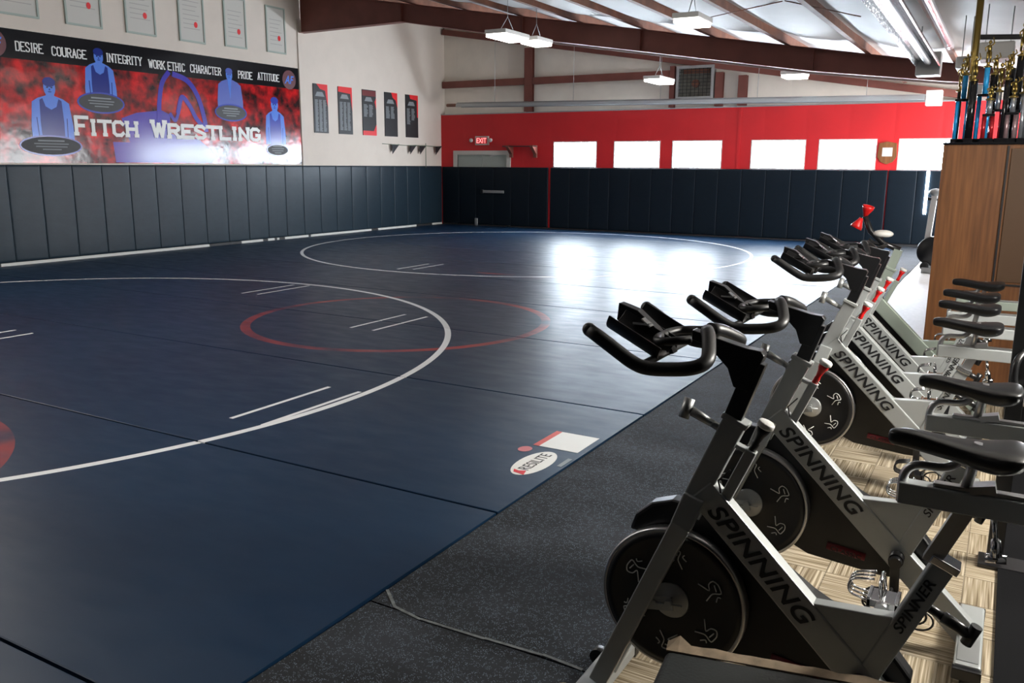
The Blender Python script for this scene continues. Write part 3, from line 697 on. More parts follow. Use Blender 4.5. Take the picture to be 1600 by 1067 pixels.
# five black record boards
for i, (y0, y1) in enumerate(((16.59,17.11),(17.51,18.05),(18.47,19.04),(19.42,19.99),(20.38,20.97))):
    z0, z1 = 2.57, 3.76; L_ = (XL, (y0+y1)/2, z0); c = empty('record_board', L_)
    tag(c, ['black record board nearest the banner with red top right corner and three grey columns', 'black record board with red top band and dense grey lettering, second from the banner',
            'black record board with a bright red strip at its bottom', 'black record board, fourth from the banner, red patch at top right and two short columns', 'black record board nearest the far corner above the pennants'][i], 'record board', 'record boards on the left wall')
    MB().box(XL, XL+.02, y0, y1, z0, z1).build('board', M['ink'], c, off=L_)
    r_ = MB(); x_ = XL+.022
    if i == 0: r_.prism([(y0+.12,z1),(y1,z1),(y1,z1-.55),(y1-.05,z1-.35),(y1-.09,z1-.15),(y0+.25,z1-.12)], x_-.002, x_, axis='x')
    if i == 1: r_.prism([(y0,z1),(y1,z1),(y1,z1-.6),(y1-.05,z1-.3),(y1-.07,z1-.16),(y0,z1-.13)], x_-.002, x_, axis='x')
    if i == 2: MB().prism([(y1,z1-.2),(y1,z1-.5),(y1-.06,z1-.3)], x_-.002, x_, axis='x').build('red_artwork', M['bred'], c, off=L_); r_.prism([(y0,z0),(y1,z0),(y1,z0+.3),(y1-.12,z0+.12),(y0,z0+.12)], x_-.002, x_, axis='x')
    if i == 3: r_.prism([(y0+.3,z1),(y1,z1),(y1,z1-.4),(y1-.08,z1-.2),(y0+.36,z1-.13)], x_-.002, x_, axis='x')
    if i == 4: r_.prism([(y0+.18,z1),(y1,z1),(y1,z1-.62),(y1-.05,z1-.62),(y1-.06,z1-.14),(y0+.22,z1-.11)], x_-.002, x_, axis='x')
    r_.build('red_artwork', M['bred'], c, off=L_)
    if i == 2: MB().box(XL+.02, x_-.0005, y0, y1, z1-.16, z1-.02).build('dark_red_band', mat('dark_red_print', (.14,.01,.012), .5), c, off=L_)
    g = MB(); cy = (y0+y1)/2-.03
    g.prism([(cy-.17,z1-.30),(cy+.17,z1-.30),(cy+.10,z1-.19),(cy-.10,z1-.19)], x_-.002, x_+.001, axis='x')
    rows = (26, 24, 11, 11, 15)[i]; cols = (3, 3, 2, 2, 2)[i]
    for a_ in range(cols):
        for r2 in range(rows if not (i == 4 and a_ == 1) else 11):
            ww = (.42/cols)*(.82-.25*random.random()); ya = y0+.05+a_*(.44/cols)
            g.box(XL+.02, x_, ya, ya+ww, z1-.40-r2*.03, z1-.382-r2*.03)
    g.build('record_lettering', M['gink'], c, off=L_)

# pennants
tag(MB().tube([(XL+.08, 19.2, 2.36), (XL+.10, 20.2, 2.335), (XL+.12, 21.2, 2.345), (XL+.08, 22.1, 2.33)], .008, 6).build('pennant_string', M['green']), 'thin string holding four black pennants on the left wall', 'string')
for i, y0 in enumerate((19.62, 20.45, 20.93, 21.74)):
    tag(MB().prism([(y0,2.34),(y0+.34,2.36),(y0+.02,2.09)], XL+.085, XL+.092, axis='x').build('pennant', M['ink']), 'small black pennant on the string, %s from the left' % ORD[i], 'pennant', 'black pennants on the string')
tag(MB().tube([(XL+.10, 21.22, 1.70), (XL+.10, 21.22, 2.42)], .010, 8).build('pennant_pole', M['green']), 'thin green pole rising behind the pad to the pennant string', 'pole')

# ------------------------------------------------------------------ floor coverings
SE = [-2.44, -.40, 1.62, 3.66, 5.78, 7.83, 9.85, 11.80, 13.75, 15.80, 17.88, 19.95, 22.10]
MEX = -2.19
mats_ = []
for i, (a, b) in enumerate(zip(SE[:-1], SE[1:])):
    p = MB(); n = 24
    # panel with gently rounded long edges so that the seams read as grooves
    prof = [(a+.009, FZ+.001), (a+.009, -.012), (a+.010, -.002), (a+.016, 0), (b-.010, 0), (b-.006, -.002), (b-.005, -.012), (b-.005, FZ+.001)]
    p.prism(prof, XL+.06, MEX, axis='x')
    o = p.build('wrestling_mat', M['mat'])
    tag(o, 'blue wrestling mat panel reaching from left wall to rubber strip, %s from the camera side' % ORD[i], 'wrestling mat', 'wrestling mat panels')
    mats_.append(o)
mp = mats_[3]
k = MB(); k.prism(ellp(-2.385, 4.44, .105, .235, 32), .0005, .0015, axis='z'); k.build('logo_oval', M['wink'], mp)
text('logo_lettering', 'RESILITE', (-2.352, 4.30, .0018), (.0,1,0), (-1,0,0), .32, .075, M['ink'], mp, .001, bold=.0)
MB().prism([(-2.34,4.22),(-2.42,4.24),(-2.44,4.28),(-2.40,4.27),(-2.36,4.29)], .0016, .003, axis='z').build('logo_mark', M['redtxt'], mp)
MB().prism([(-2.21,4.46),(-2.24,4.46),(-2.24,4.62),(-2.21,4.62)], .0005, .0015, axis='z').build('small_text_strip', M['gink'], mp)
k = MB(); k.prism(ellp(-2.565, 4.645, .045, .055, 20), .0005, .0015, axis='z'); k.build('round_sticker', mat('pink_sticker', (.55,.16,.18), .5), mp)
MB().box(-2.515, -2.235, 4.745, 5.09, .0005, .0015).build('white_notice', M['wink'], mp)
MB().box(-2.56, -2.515, 4.745, 5.09, .0005, .0016).build('red_notice_edge', mat('red_notice', (.6,.09,.07), .5), mp)
# rubber strip: two lengths
def strip(y0, y1, lab, x1a=-1.165, x1b=-1.42):
    m = MB(); n = 16; 
    P = []
    for i in range(n+1):
        t = i/n; y_ = y0+(y1-y0)*t; P.append((y_, x1a+(x1b-x1a)*min(1,max(0,(y_-2.5)/12))))
    vs = []; fs = []
    for (y_, xr) in P:
        wob = .006*math.sin(y_*3.1)
        vs += [(MEX+.012+wob, y_, FZ+.001), (MEX+.012+wob, y_, -.006), (xr+wob, y_, -.012), (xr+wob, y_, FZ+.001)]
    for i in range(n):
        for j in range(4): fs.append((i*4+j, i*4+(j+1) % 4, (i+1)*4+(j+1) % 4, (i+1)*4+j))
    fs += [(3,2,1,0), (n*4, n*4+1, n*4+2, n*4+3)]
    m.add(vs, fs); tag(m.build('rubber_runner', M['speck']), lab, 'rubber runner', 'speckled rubber runners')
strip(-2.4, 2.585, 'speckled black rubber runner, short near piece at the bottom of the view')
strip(2.595, 22.0, 'long speckled black rubber runner between the blue mats and the bikes')
# taped joint between them (pale worn edge)
j = MB(); pts = [(-2.17,2.70),(-2.05,2.60),(-1.9,2.575),(-1.6,2.585),(-1.35,2.60),(-1.18,2.59)]
for (a_, b_) in zip(pts[:-1], pts[1:]): j.bar((a_[0],a_[1],-.0045), (b_[0],b_[1],-.0075), .014, .004)
tag(j.build('worn_seam_tape', mat('grey_tape', (.10,.11,.11), .8, noise=.5, nscale=30)), 'thin worn grey tape over the joint of the two rubber runners', 'tape')
struct('trim_4', MB().box(-1.16, -1.13, 1.0, 12.0, FZ, -.022), M['trimw'])
tag(MB().box(.135, 1.7, 1.2, 7.6, FZ+.001, -.02).build('shade_sheet', mat('shade_sheet_black', (.005,.005,.006), .95, spec=.15)), 'black sheet painting the floor shadow at the right edge behind the bikes', 'shade sheet')  # dark sheet stands in for shadow on the floor here

# ------------------------------------------------------------------ spin bikes
def make_bike(fm='silver'):
    Z = .035
    O = (0, 0, FZ)                # measured heights have the mat top at 0
    e = empty('spin_bike', (0, 0, FZ))
    fr_, bl = M[fm], M['blacks']
    def B(mb, name, m, par=e, bev=0): return mb.build(name, m, par, bevel=bev, off=O)
    Y3 = lambda p, y=0: (p[0], y, p[1])
    # front post: outer sleeve + fork legs either side of the flywheel
    top_ = (-.655, 1.05); mid = (-.775, .76); low = (-1.065, .055)
    p = MB(); p.bar(Y3(top_), Y3(mid), .05, .072, up=(-1,0,.4)); p.bar(Y3((-.650,1.062)), Y3((-.657,1.045)), .062, .085, up=(-1,0,.4))
    B(p, 'front_post', fr_, bev=.004)
    for s_ in (-1, 1):
        p = MB(); p.bar((mid[0]+.012, s_*.030, mid[1]+.03), (mid[0]-.02, s_*.052, mid[1]-.07), .030, .068, up=(-1,0,.4)); p.bar((mid[0]-.018, s_*.052, mid[1]-.06), (low[0], s_*.052, low[1]), .030, .062, up=(-1,0,.4))
        B(p, 'fork_leg', fr_, bev=.004)
    # down tube
    a = Vector((-.735, 0, .80)); b = Vector((.035, 0, .048)); d_ = (b-a).normalized()
    p = MB(); p.bar(a-d_*.02, b, .055, .098, up=(.7,0,.7)); dt = B(p, 'down_tube', fr_, bev=.006)
    n_ = Vector((.7,0,.7)).normalized(); s0 = a+d_*.045-n_*.028+Vector((0,-.029,0))-Vector(O)
    text('frame_lettering', 'SPINNING', s0, d_, n_, .44, .056, M['ink'], dt, .0015, shear=.25, bold=.018, space=1.05)
    # gusset plate between down tube and seat tube
    p = MB(); p.prism([(-.385,.525),(-.125,.545),(-.165,.40),(-.20,.27),(-.26,.33),(-.36,.45)], -.022, .022); B(p, 'gusset', fr_, bev=.004)
    # seat tube
    sa = Vector((-.245,0,.27)); sb = Vector((-.048,0,.735)); sd_ = (sb-sa).normalized()
    p = MB(); p.bar(sa, sb, .052, .062, up=(1,0,-.4)); stb = B(p, 'seat_tube', fr_, bev=.005)
    text('seat_tube_lettering', 'SPINNER', Vector((-.137,-.0275,.50))-Vector(O), sd_, Vector((-.92,0,.39)), .19, .03, M['ink'], stb, .0015, shear=.2, bold=.006)
    p = MB(); p.bar(sb-sd_*.012, sb+sd_*.012, .066, .078, up=(1,0,-.4)); B(p, 'seat_tube_collar', M['chrome'], bev=.003)
    # pop pin at the seat tube: goes back and out
    p = MB(); c0 = Vector((-.10,0,.60)); c1 = Vector((.035,-.02,.545)); p.tube([c0, c0.lerp(c1,.5)], .013, 12); p.tube([c0.lerp(c1,.45), c1], [.018,.016], 12); p.tube([c1+Vector((-.01,0,-.028)), c1+Vector((.012,0,.03))], .016, 12); B(p, 'seat_height_pin', bl)
    # feet
    for x_, nm in ((-1.085, 'front_foot'), (.045, 'rear_foot')):
        p = MB(); p.box(x_-.045, x_+.045, -.25, .25, .005, .055); f_ = B(p, nm, fr_, bev=.008)
        for s_ in (-1, 1):
            p = MB(); p.box(x_-.048, x_+.048, s_*.25-.02, s_*.25+.02, .0, .045); p.cyl((x_, s_*.24, FZ+.001), (x_, s_*.24, .005), .02, 14)
            p.build('foot_cap', M['black'], f_, bevel=.004, off=O)
        if x_ > 0:
            p = MB(); p.box(x_-.035, x_+.035, -.225, -.04, .055, .058); p.build('tread_plate', M['galv'], f_, off=O)
    for s_ in (-1, 1): B(MB().cyl((-1.15, s_*.17, .02), (-1.15, s_*.13, .02), .03, 16), 'transport_wheel', M['black'])
    # flywheel
    wc = (-.825, .415); R_ = .245
    p = MB(); p.lathe((wc[0], -.022, wc[1]), (0,1,0), [(R_-.016,.044),(R_-.016,0),(R_-.004,.0),(R_,.005),(R_,.039),(R_-.004,.044),(R_-.016,.044)], 72, caps=False); fw = B(p, 'flywheel', M['alu'])
    p = MB(); p.lathe((wc[0], -.0235, wc[1]), (0,1,0), [(.0,.0),(.05,.0),(.06,.004),(R_-.045,.004),(R_-.035,.0),(R_-.013,.0),(R_-.013,.047),(0,.047)], 72); p.build('wheel_disc', M['black'], fw, off=O)
    p = MB(); p.lathe((wc[0], -.040, wc[1]), (0,1,0), [(0,0),(.02,0),(.028,.006),(.045,.010),(.058,.014),(.062,.0175)], 32); p.build('hub_cap', M['galv'], fw, off=O)
    for k in range(6):
        lg = MB()
        th = k*PI/3+.5; c = Vector((wc[0]+math.cos(th)*.148, -.0245, wc[1]+math.sin(th)*.148))
        ux = Vector((-math.sin(th), 0, math.cos(th))); uy = Vector((math.cos(th), 0, math.sin(th)))
        for pl in ([(-.03,-.03),(-.012,.0),(-.022,.03),(.01,.032),(.028,.02),(.02,.0),(-.004,-.004),(.03,-.032)], [(-.042,.0),(-.026,.012),(-.034,.02)], [(-.01,.015),(.012,.018)]):
            P = [c+ux*u_+uy*v_ for u_, v_ in pl]
            lg.tube(rounded(P, .008, 2) if len(P) > 2 else P, .0022, 5)
        lg.build('rider_logo', M['wink'], fw, off=O)
    p = MB(); p.bar((wc[0]-.09, -.042, wc[1]-.022), (wc[0]+.012, -.046, wc[1]), .006, .046, up=(0,0,1)); p.cyl((wc[0], -.06, wc[1]), (wc[0], -.04, wc[1]), .012, 12); p.cyl((wc[0]-.05, -.054, wc[1]-.01), (wc[0]-.05, -.04, wc[1]-.01), .009, 12); p.tube([(wc[0]-.05,-.05,wc[1]-.01),(wc[0]+.045,-.05,wc[1]+.002)], .004, 8); B(p, 'hub_plate', fr_)
    # chain guard on the far side
    pl = [(-1.005,.60),(-.985,.66),(-.93,.71),(-.86,.735),(-.76,.73),(-.66,.69),(-.40,.52),(-.16,.40),(-.10,.33),(-.11,.24),(-.17,.195),(-.30,.19),(-.58,.215),(-.66,.25),(-.70,.35),(-.75,.5),(-.86,.60)]
    p = MB(); p.prism(pl, .035, .105); cg = B(p, 'chain_guard', M['black'], bev=.012)
    p = MB(); P = [(-.50,.26),(-.36,.245)]; p.bar((-.50,.0335,.275), (-.36,.0335,.258), .003, .032, up=(0,0,1)); p.tube([(-.505,.0335,.276),(-.355,.0335,.258)], .016, 12); p.build('guard_badge', mat('badge_red', (.20,.015,.02), .5), cg, off=O)
    text('badge_lettering', 'CLASSIC', Vector((-.488,.0155,.266))-Vector(O), (1,0,-.12), (.12,0,1), .12, .018, M['ink'], cg, .002, bold=.01)
    # brake rod and knob
    k0 = Vector((-.672,0,.795)); k1 = Vector((-.60,0,.965)); kd = (k1-k0).normalized()
    p = MB(); p.bar(k0, k1, .032, .034, up=(-1,0,.4)); p.bar((-.675,0,.985), (-.60,0,.955), .03, .014); B(p, 'brake_tube', fr_, bev=.003)
    p = MB(); p.lathe(k1-kd*.005, kd, [(.012,0),(.012,.03),(.010,.035),(.014,.06),(.020,.075),(.021,.088)], 20); kn = B(p, 'brake_knob', M['knob'])
    p = MB(); p.lathe(k1+kd*.083, kd, [(.021,0),(.026,.004),(.026,.016),(.022,.02),(0,.02)], 24); p.build('knob_cap', M['wbox'], kn, off=O)
    p = MB(); p.tube([(-.655,-.03,.90),(-.69,-.03,.86),(-.68,-.03,.82)], .003, 6); B(p, 'brake_cable', bl)
    # handlebar post + stem
    p = MB(); p.bar((-.662,0,1.03), (-.600,0,1.215), .04, .055, up=(-1,0,.4))
    p.prism([(-.578,1.235),(-.588,1.248),(-.63,1.252),(-.80,1.292),(-.80,1.262),(-.745,1.245),(-.685,1.185),(-.665,1.13),(-.62,1.12)], -.022, .022)
    B(p, 'handlebar_post', bl, bev=.003)
    p = MB(); l0 = Vector((-.685,0,1.01)); l1 = Vector((-.80,-.03,1.075)); p.tube([l0, l0.lerp(l1,.4)], .012, 12, 0); p.tube([l0.lerp(l1,.35), l0.lerp(l1,.9)], [.013,.016], 12); p.tube([l1+Vector((-.008,-.01,-.03)), l1+Vector((.004,.01,.03))], [.017,.017], 14); p.tube([l0.lerp(l1,.9), l1], .009, 10); B(p, 'post_lock_lever', M['galv'])
    # handlebar: two foam horns joined to the stem
    for s_ in (-1, 1):
        P = rounded([(-1.045,s_*.235,1.302),(-.995,s_*.235,1.272),(-.90,s_*.232,1.212),(-.85,s_*.225,1.203),(-.735,s_*.215,1.215),(-.695,s_*.18,1.235),(-.735,s_*.06,1.285),(-.755,s_*.015,1.292)], .05, 5)
        p = MB(); p.tube(P, .021, 16)
        p.ell((-1.047, s_*.235, 1.303), .021, .021, .021, 14, 10); B(p, 'handlebar_horn', M['foam'])
    P = rounded([(-.78,-.09,1.275),(-.87,-.12,1.262),(-.90,-.06,1.262),(-.90,.06,1.262),(-.87,.12,1.262),(-.78,.09,1.275)], .05, 5)
    p = MB(); p.tube(P, .0135, 12); p.tube([(-.88,-.225,1.212),(-.88,.225,1.212)], .012, 10); B(p, 'handlebar_hoop', M['foam'])
    # double bottle cradle between the horns
    p = MB()
    for s_ in (-1, 1):
        cy = s_*.085; A = Vector((-1.035, cy, 1.305)); Bv = Vector((-.865, cy, 1.220)); d2 = (Bv-A).normalized(); up = Vector((0,1,0)).cross(d2)*-1
        up = up if up.z > 0 else -up; n = 10; vs = []
        for q in (A, Bv):
            for rr in (.070, .064):
                for j_ in range(n+1):
                    t = PI+PI*j_/n; vs.append(q+Vector((0,1,0))*math.cos(t)*rr+up*(math.sin(t)*rr*.8+.035))
        fs = []; m_ = n+1
        for j_ in range(n):
            fs += [(j_, j_+1, 2*m_+j_+1, 2*m_+j_), (m_+j_, 3*m_+j_, 3*m_+j_+1, m_+j_+1), (j_, m_+j_, m_+j_+1, j_+1), (2*m_+j_, 2*m_+j_+1, 3*m_+j_+1, 3*m_+j_)]
        fs += [(0, 2*m_, 3*m_, m_), (n, m_+n, 3*m_+n, 2*m_+n)]
        p.add(vs, fs, 0, True)
    p.prism([(-1.05,1.30),(-1.045,1.355),(-.98,1.335),(-.88,1.255),(-.855,1.21),(-.90,1.20)], -.02, .02)
    bc = B(p, 'bottle_cradle', M['black'], bev=.003)
    p = MB(); p.box(-.985, -.93, -.045, -.02, 1.295, 1.302); p.bar((-.955,-.035,1.315), (-.925,-.035,1.292), .03, .004); p.build('cradle_clip', M['chrome'], bc, off=O)
    # crank, pedals
    bb = (-.235, .315)
    p = MB(); p.cyl((bb[0],-.07,bb[1]), (bb[0],.13,bb[1]), .028, 20); B(p, 'bottom_bracket', bl)
    for s_, ang in ((-1, -PI/2+.05), (1, PI/2-.15)):
        y_ = -.085 if s_ < 0 else .135
        q = Vector((bb[0]+.17*math.cos(ang), y_, bb[1]+.17*math.sin(ang)))
        p = MB(); p.bar((bb[0], y_, bb[1]), q, .016, .034, up=(1,0,0)); p.cyl((bb[0], y_-.012, bb[1]), (bb[0], y_+.012, bb[1]), .024, 16); p.cyl((q.x, y_-.012, q.z), (q.x, y_+.012, q.z), .019, 16)
        B(p, 'crank_arm', bl if s_ < 0 else M['alu'], bev=.002)
        y2 = q.y+s_*.065; pd = MB(); pd.box(q.x-.045, q.x+.045, y2-.045, y2+.045, q.z-.012, q.z+.012); pd.cyl((q.x, q.y, q.z), (q.x, y2+s_*.04, q.z), .008, 10)
        for dx in (-.04,.04): pd.box(q.x+dx-.006, q.x+dx+.006, y2-.045, y2+.045, q.z-.018, q.z+.018)
        po = B(pd, 'pedal', M['chrome'] if s_ > 0 else bl, bev=.002)
        tc = MB()
        for yy in (y2-.03, y2, y2+.03): tc.tube(rounded([(q.x-.045,yy,q.z),(q.x-.105,yy*.85+y2*.15,q.z+.01),(q.x-.10,yy*.85+y2*.15,q.z+.06),(q.x-.03,yy,q.z+.075)], .025, 4), .0045, 8)
        tc.tube(rounded([(q.x+.0,y2-.048,q.z),(q.x-.01,y2-.05,q.z+.07),(q.x-.01,y2,q.z+.085),(q.x-.01,y2+.05,q.z+.07),(q.x+.0,y2+.048,q.z)], .03, 4), .006, 8)
        tc.build('toe_cage', M['chrome'] if s_ > 0 else M['black'], po, off=O)
    # hanging toe strap loops
    p = MB()
    for k, (dx, dz, r) in enumerate(((0,0,.045),(.02,-.02,.05),(-.03,-.04,.035))):
        p.tube([(-.15+dx+r*math.cos(t), -.17+.01*k, .13+dz+.03+r*.8*math.sin(t)) for t in [2*PI*j_/20 for j_ in range(20)]], .004, 6, closed=True)
    B(p, 'strap_loops', M['black'])
    # seat assembly ------------------------------------------------------
    p = MB(); p.bar((-.085,0,.64), (-.006,0,.83), .036, .046, up=(1,0,-.4)); B(p, 'seat_inner_post', M['alu'] if fm != 'black' else bl)
    p = MB(); p.box(-.185, .33, -.026, .026, .80, .862); sl = B(p, 'seat_slider', M['silver'], bev=.004)
    p = MB(); p.box(-.10, .22, -.016, .016, .862, .874); p.build('slide_rail', M['alu'], sl, bevel=.003, off=O)
    p = MB(); p.tube(rounded([(-.178,0,.80),(-.178,0,.885),(-.15,0,.915),(-.075,0,.915),(-.045,0,.935),(-.03,0,.985)], .035, 6), .0125, 14); B(p, 'loop_handle', M['alu'])
    p = MB(); p.cyl((-.02,0,.87), (.0,0,1.0), .014, 14); p.bar((-.035,0,.955), (.06,0,.965), .05, .03); p.bar((-.01,0,.87),(.05,0,.885),.05,.022); B(p, 'seat_post', M['alu'])
    p = MB(); p.tube([(.055,-.01,.80),(.065,-.02,.74)], .007, 10); p.tube([(.065,-.02,.745),(.07,-.02,.70)], [.012,.016], 12); p.tube([(.045,-.02,.69),(.095,-.02,.695)], .013, 12); B(p, 'slider_lock_knob', M['chrome'])
    # saddle
    prof = [(-.226,.014,1.000,.030),(-.212,.026,1.008,.048),(-.17,.034,1.012,.054),(-.12,.042,1.006,.056),(-.06,.052,.998,.055),(0,.078,.996,.066),(.045,.104,1.000,.074),(.08,.112,1.004,.070),(.105,.098,1.002,.055),(.118,.060,.994,.032)]
    vs = []; n = 18
    for (x_, w_, zt_, dp) in prof:
        for j_ in range(n):
            t = 2*PI*j_/n; cx, sx = math.cos(t), math.sin(t)
            yy = w_*(abs(cx)**.8)*(1 if cx > 0 else -1); zz = (zt_-dp*.25)+(dp*.28*sx if sx > 0 else dp*.75*sx)
            vs.append((x_, yy, zz))
    fs = [(i*n+j_, i*n+(j_+1) % n, (i+1)*n+(j_+1) % n, (i+1)*n+j_) for i in range(len(prof)-1) for j_ in range(n)]+[tuple(range(n))[::-1], tuple(range((len(prof)-1)*n, len(prof)*n))]
    p = MB(); p.add(vs, fs, 0, True); sd2 = B(p, 'saddle', M['leather'])
    m_ = sd2.modifiers.new('sub', 'SUBSURF'); m_.levels = 1; m_.render_levels = 2
    return e

SEATP = ('seat_inner_post','seat_slider','loop_handle','seat_post','slider_lock_knob','saddle')
bike = make_bike()
BIKES = [(0, 2.52, .09, 'silver spin bike nearest the camera, dark against the light, handlebar highest in view'),
         (0, 3.48, .04, 'second spin bike from the camera, silver with SPINNING on its down tube'),
         (-.07, 5.15, 0, 'third spin bike from the camera, brightly lit silver with a red knob'),
         (-.09, 5.86, 0, 'fourth spin bike from the camera, silver, mostly behind the third'),
         (-.10, 6.42, 0, 'fifth spin bike from the camera, silver, last with a black handlebar')]
def place(root, x, y, dz, lab):
    root.location = (x, y, FZ); hz = {2.52: .03, 3.48: -.008}.get(y, 0)
    tag(root, lab, 'exercise bike', 'row of spin bikes')
    for c in root.children:
        if c.name.split('.')[0] in SEATP and dz: c.location.z += dz
        if c.name.split('.')[0] in ('handlebar_post','handlebar_horn','handlebar_hoop','bottle_cradle') and hz: c.location.z += hz
copies = [bike]+[copy_tree(bike) for _ in BIKES[1:]]
b6 = copy_tree(bike)
for c, (x, y, dz, lab) in zip(copies, BIKES): place(c, x, y, dz, lab)
# the sixth machine: grey-green frame, red cups on its handlebar
b6.name = 'upright_bike'
place(b6, -.08, 7.08, 0, 'grey-green exercise bike farthest away with red cups above its handlebar')
def drop(o):
    for ch in list(o.children): drop(ch)
    bpy.data.objects.remove(o)
for c in list(b6.children):
    k = c.name.split('.')[0]
    if k == 'down_tube':
        for g_ in list(c.children): drop(g_)
    if k in ('bottle_cradle', 'handlebar_horn', 'handlebar_hoop', 'handlebar_post', 'post_lock_lever'): drop(c); continue
    if c.type == 'MESH' and any(s.material == M['silver'] for s in c.material_slots):
        c.data = c.data.copy()
        for i, mm in enumerate(c.data.materials):
            if mm == M['silver']: c.data.materials[i] = M['sage']
O6 = (0, 0, FZ)
MB().bar((-.662,0,1.03), (-.61,0,1.20), .045, .06, up=(-1,0,.4)).build('handlebar_post', M['sage'], b6, off=O6)
MB().tube([(-.60,0,1.20),(-.72,0,1.24),(-.82,0,1.33),(-.87,0,1.44)], .022, 12).build('handlebar_stem', M['blacks'], b6, off=O6)
for s_ in (-1, 1): MB().tube(rounded([(-.70,0,1.23),(-.72,s_*.18,1.22),(-.82,s_*.24,1.22),(-.86,s_*.24,1.25)], .06, 5), .016, 12).build('handlebar_horn', M['foam'], b6, off=O6)
MB().ell((-.73, 0, 1.315), .075, .05, .03).build('elbow_pad', M['wbox'], b6, off=O6)
for (o_, d_) in (((-.87,0,1.44), (.25,-.1,.9)), ((-.89,-.03,1.43), (-.35,-.1,-.8))):
    MB().lathe(o_, d_, [(.014,0),(.022,.025),(.040,.06),(.045,.085),(.038,.085),(.02,.03)], 20).build('red_cup', M['knob'], b6, off=O6)

# ------------------------------------------------------------------ cabinet and trophies
cx0, cx1, cy0, cy1, ch = -.535, .55, 8.25, 8.85, 2.02
e = empty('wooden_cabinet', (0, 8.55, FZ)); L = (0, 8.55, FZ)
tag(e, 'tall brown oak cabinet behind the bikes with trophies on top', 'cabinet')
MB().box(cx0, cx1, cy0, cy1, FZ, ch-.02).build('cabinet_body', M['wood'], e, bevel=.004, off=L)
MB().box(cx0-.01, cx1+.01, cy0-.015, cy1+.01, ch-.02, ch).build('cabinet_top', M['marble'], e, bevel=.003, off=L)
p = MB(); p.box(-.06, -.045, cy0-.012, cy0, .85, ch-.03); p.box(-.06, cx1-.03, cy0-.012, cy0, .84, .855); p.build('door_edge_trim', M['ink'], e, off=L)
MB().box(-.03, cx1-.02, cy0-.010, cy0, .87, ch-.05).build('door_panel', mat('dark_stained_door', (.10,.05,.022), .5), e, bevel=.004, off=L)
def trophy(x, y, h, cols, cm, base, lab, fig=.16, tier=None, cr_=.017):
    e = empty('trophy', (x, y, ch)); tag(e, lab, 'trophy', 'trophies on the cabinet')
    MB().box(-base/2, base/2, -base/2, base/2, 0, .035).build('trophy_base', M['marble'], e, bevel=.004)
    sp = base*.30; zc = h*(.62 if tier else 1)
    pos = [(0,0)] if cols == 1 else [(-sp,0),(sp,0)] if cols == 2 else [(-sp,-sp),(sp,-sp),(0,sp)]
    for k, (a_, b_) in enumerate(pos):
        MB().cyl((a_, b_, .035), (a_, b_, zc), cr_, 14).build('trophy_column', M[cm], e)
    top_ = zc
    if tier:
        MB().box(-base*.46, base*.46, -base*.46, base*.46, zc, zc+.02).build('trophy_tier', M['marble'], e, bevel=.003)
        MB().cyl((0,0,zc+.02), (0,0,h), cr_*1.25, 14).build('trophy_column', M[tier], e); top_ = h
    p = MB(); p.lathe((0,0,top_), (0,0,1), [(.0,0),(.035,0),(.035,.012),(.014,.02),(.012,.035),(.022,.045)], 18)
    # small winged figure
    f = fig; z = top_+.045
    p.tube([(-.012,0,z),(-.010,0,z+f*.42)], [.008,.012], 8); p.tube([(.014,0,z),(.008,0,z+f*.42)], [.008,.012], 8)
    p.tube([(0,0,z+f*.38),(0,0,z+f*.55),(0,0,z+f*.70)], [.014,.017,.013], 10)
    p.ell((0,0,z+f*.80), f*.07, f*.07, f*.09, 10, 8)
    p.tube([(.012,0,z+f*.66),(.03,0,z+f*.75),(.018,0,z+f*1.0)], [.007,.006,.004], 8); p.tube([(-.012,0,z+f*.66),(-.032,0,z+f*.58),(-.028,-.01,z+f*.44)], [.007,.006,.004], 8)
    p.build('trophy_figure', M['gold'], e)
tx = lambda px: at(px, 222, 1, 8.5).x
trophy(tx(1498), 8.50, .56, 2, 'tblue', .13, 'blue twin-column trophy with gold figure, leftmost on the cabinet', tier='tblue', fig=.15)
trophy(tx(1506), 8.72, 1.30, 1, 'gold', .11, 'very tall thin gold column trophy rising out of view above the cabinet', cr_=.028, fig=.2)
trophy(tx(1530), 8.52, .62, 2, 'tblue', .12, 'blue column trophy with large gold figure, second from left', tier='tblue', fig=.2)
trophy(tx(1541), 8.34, .34, 2, 'tred', .10, 'short red column trophy near the front of the cabinet top', tier='tsil', fig=.08)
trophy(tx(1552), 8.57, .42, 2, 'tred', .12, 'red and silver column trophy with a gold winged figure', tier='tsil', fig=.22)
trophy(tx(1563), 8.38, .50, 1, 'marble', .10, 'black column trophy with gold figure near the middle', fig=.16)
trophy(tx(1580), 8.72, .72, 1, 'marble', .11, 'tall black column trophy with a pale figure on top', fig=.26, cr_=.03)
trophy(tx(1576), 8.40, .36, 2, 'tpink', .10, 'rose column trophy right of the black ones', fig=.12, tier='tsil')
trophy(tx(1591), 8.55, .40, 2, 'tsil', .11, 'silver column trophy right of the rose one', fig=.14, tier='tsil')
trophy(tx(1600), 8.38, .34, 2, 'tsil', .12, 'silver trophy at the right edge of the view', fig=.14)
trophy(tx(1513), 8.36, .50, 1, 'marble', .07, 'small black and gold trophy between the two blue ones', fig=.18, cr_=.03)
trophy(tx(1489), 8.76, .45, 1, 'marble', .08, 'slim black trophy at the left rear corner of the cabinet', fig=.22, cr_=.02)
trophy(tx(1541), 8.77, .58, 1, 'marble', .07, 'black column trophy behind the short red one', fig=.14, cr_=.034)
trophy(tx(1566), 8.77, .62, 1, 'marble', .09, 'broad black column trophy at the back of the cabinet', fig=.12, cr_=.036)

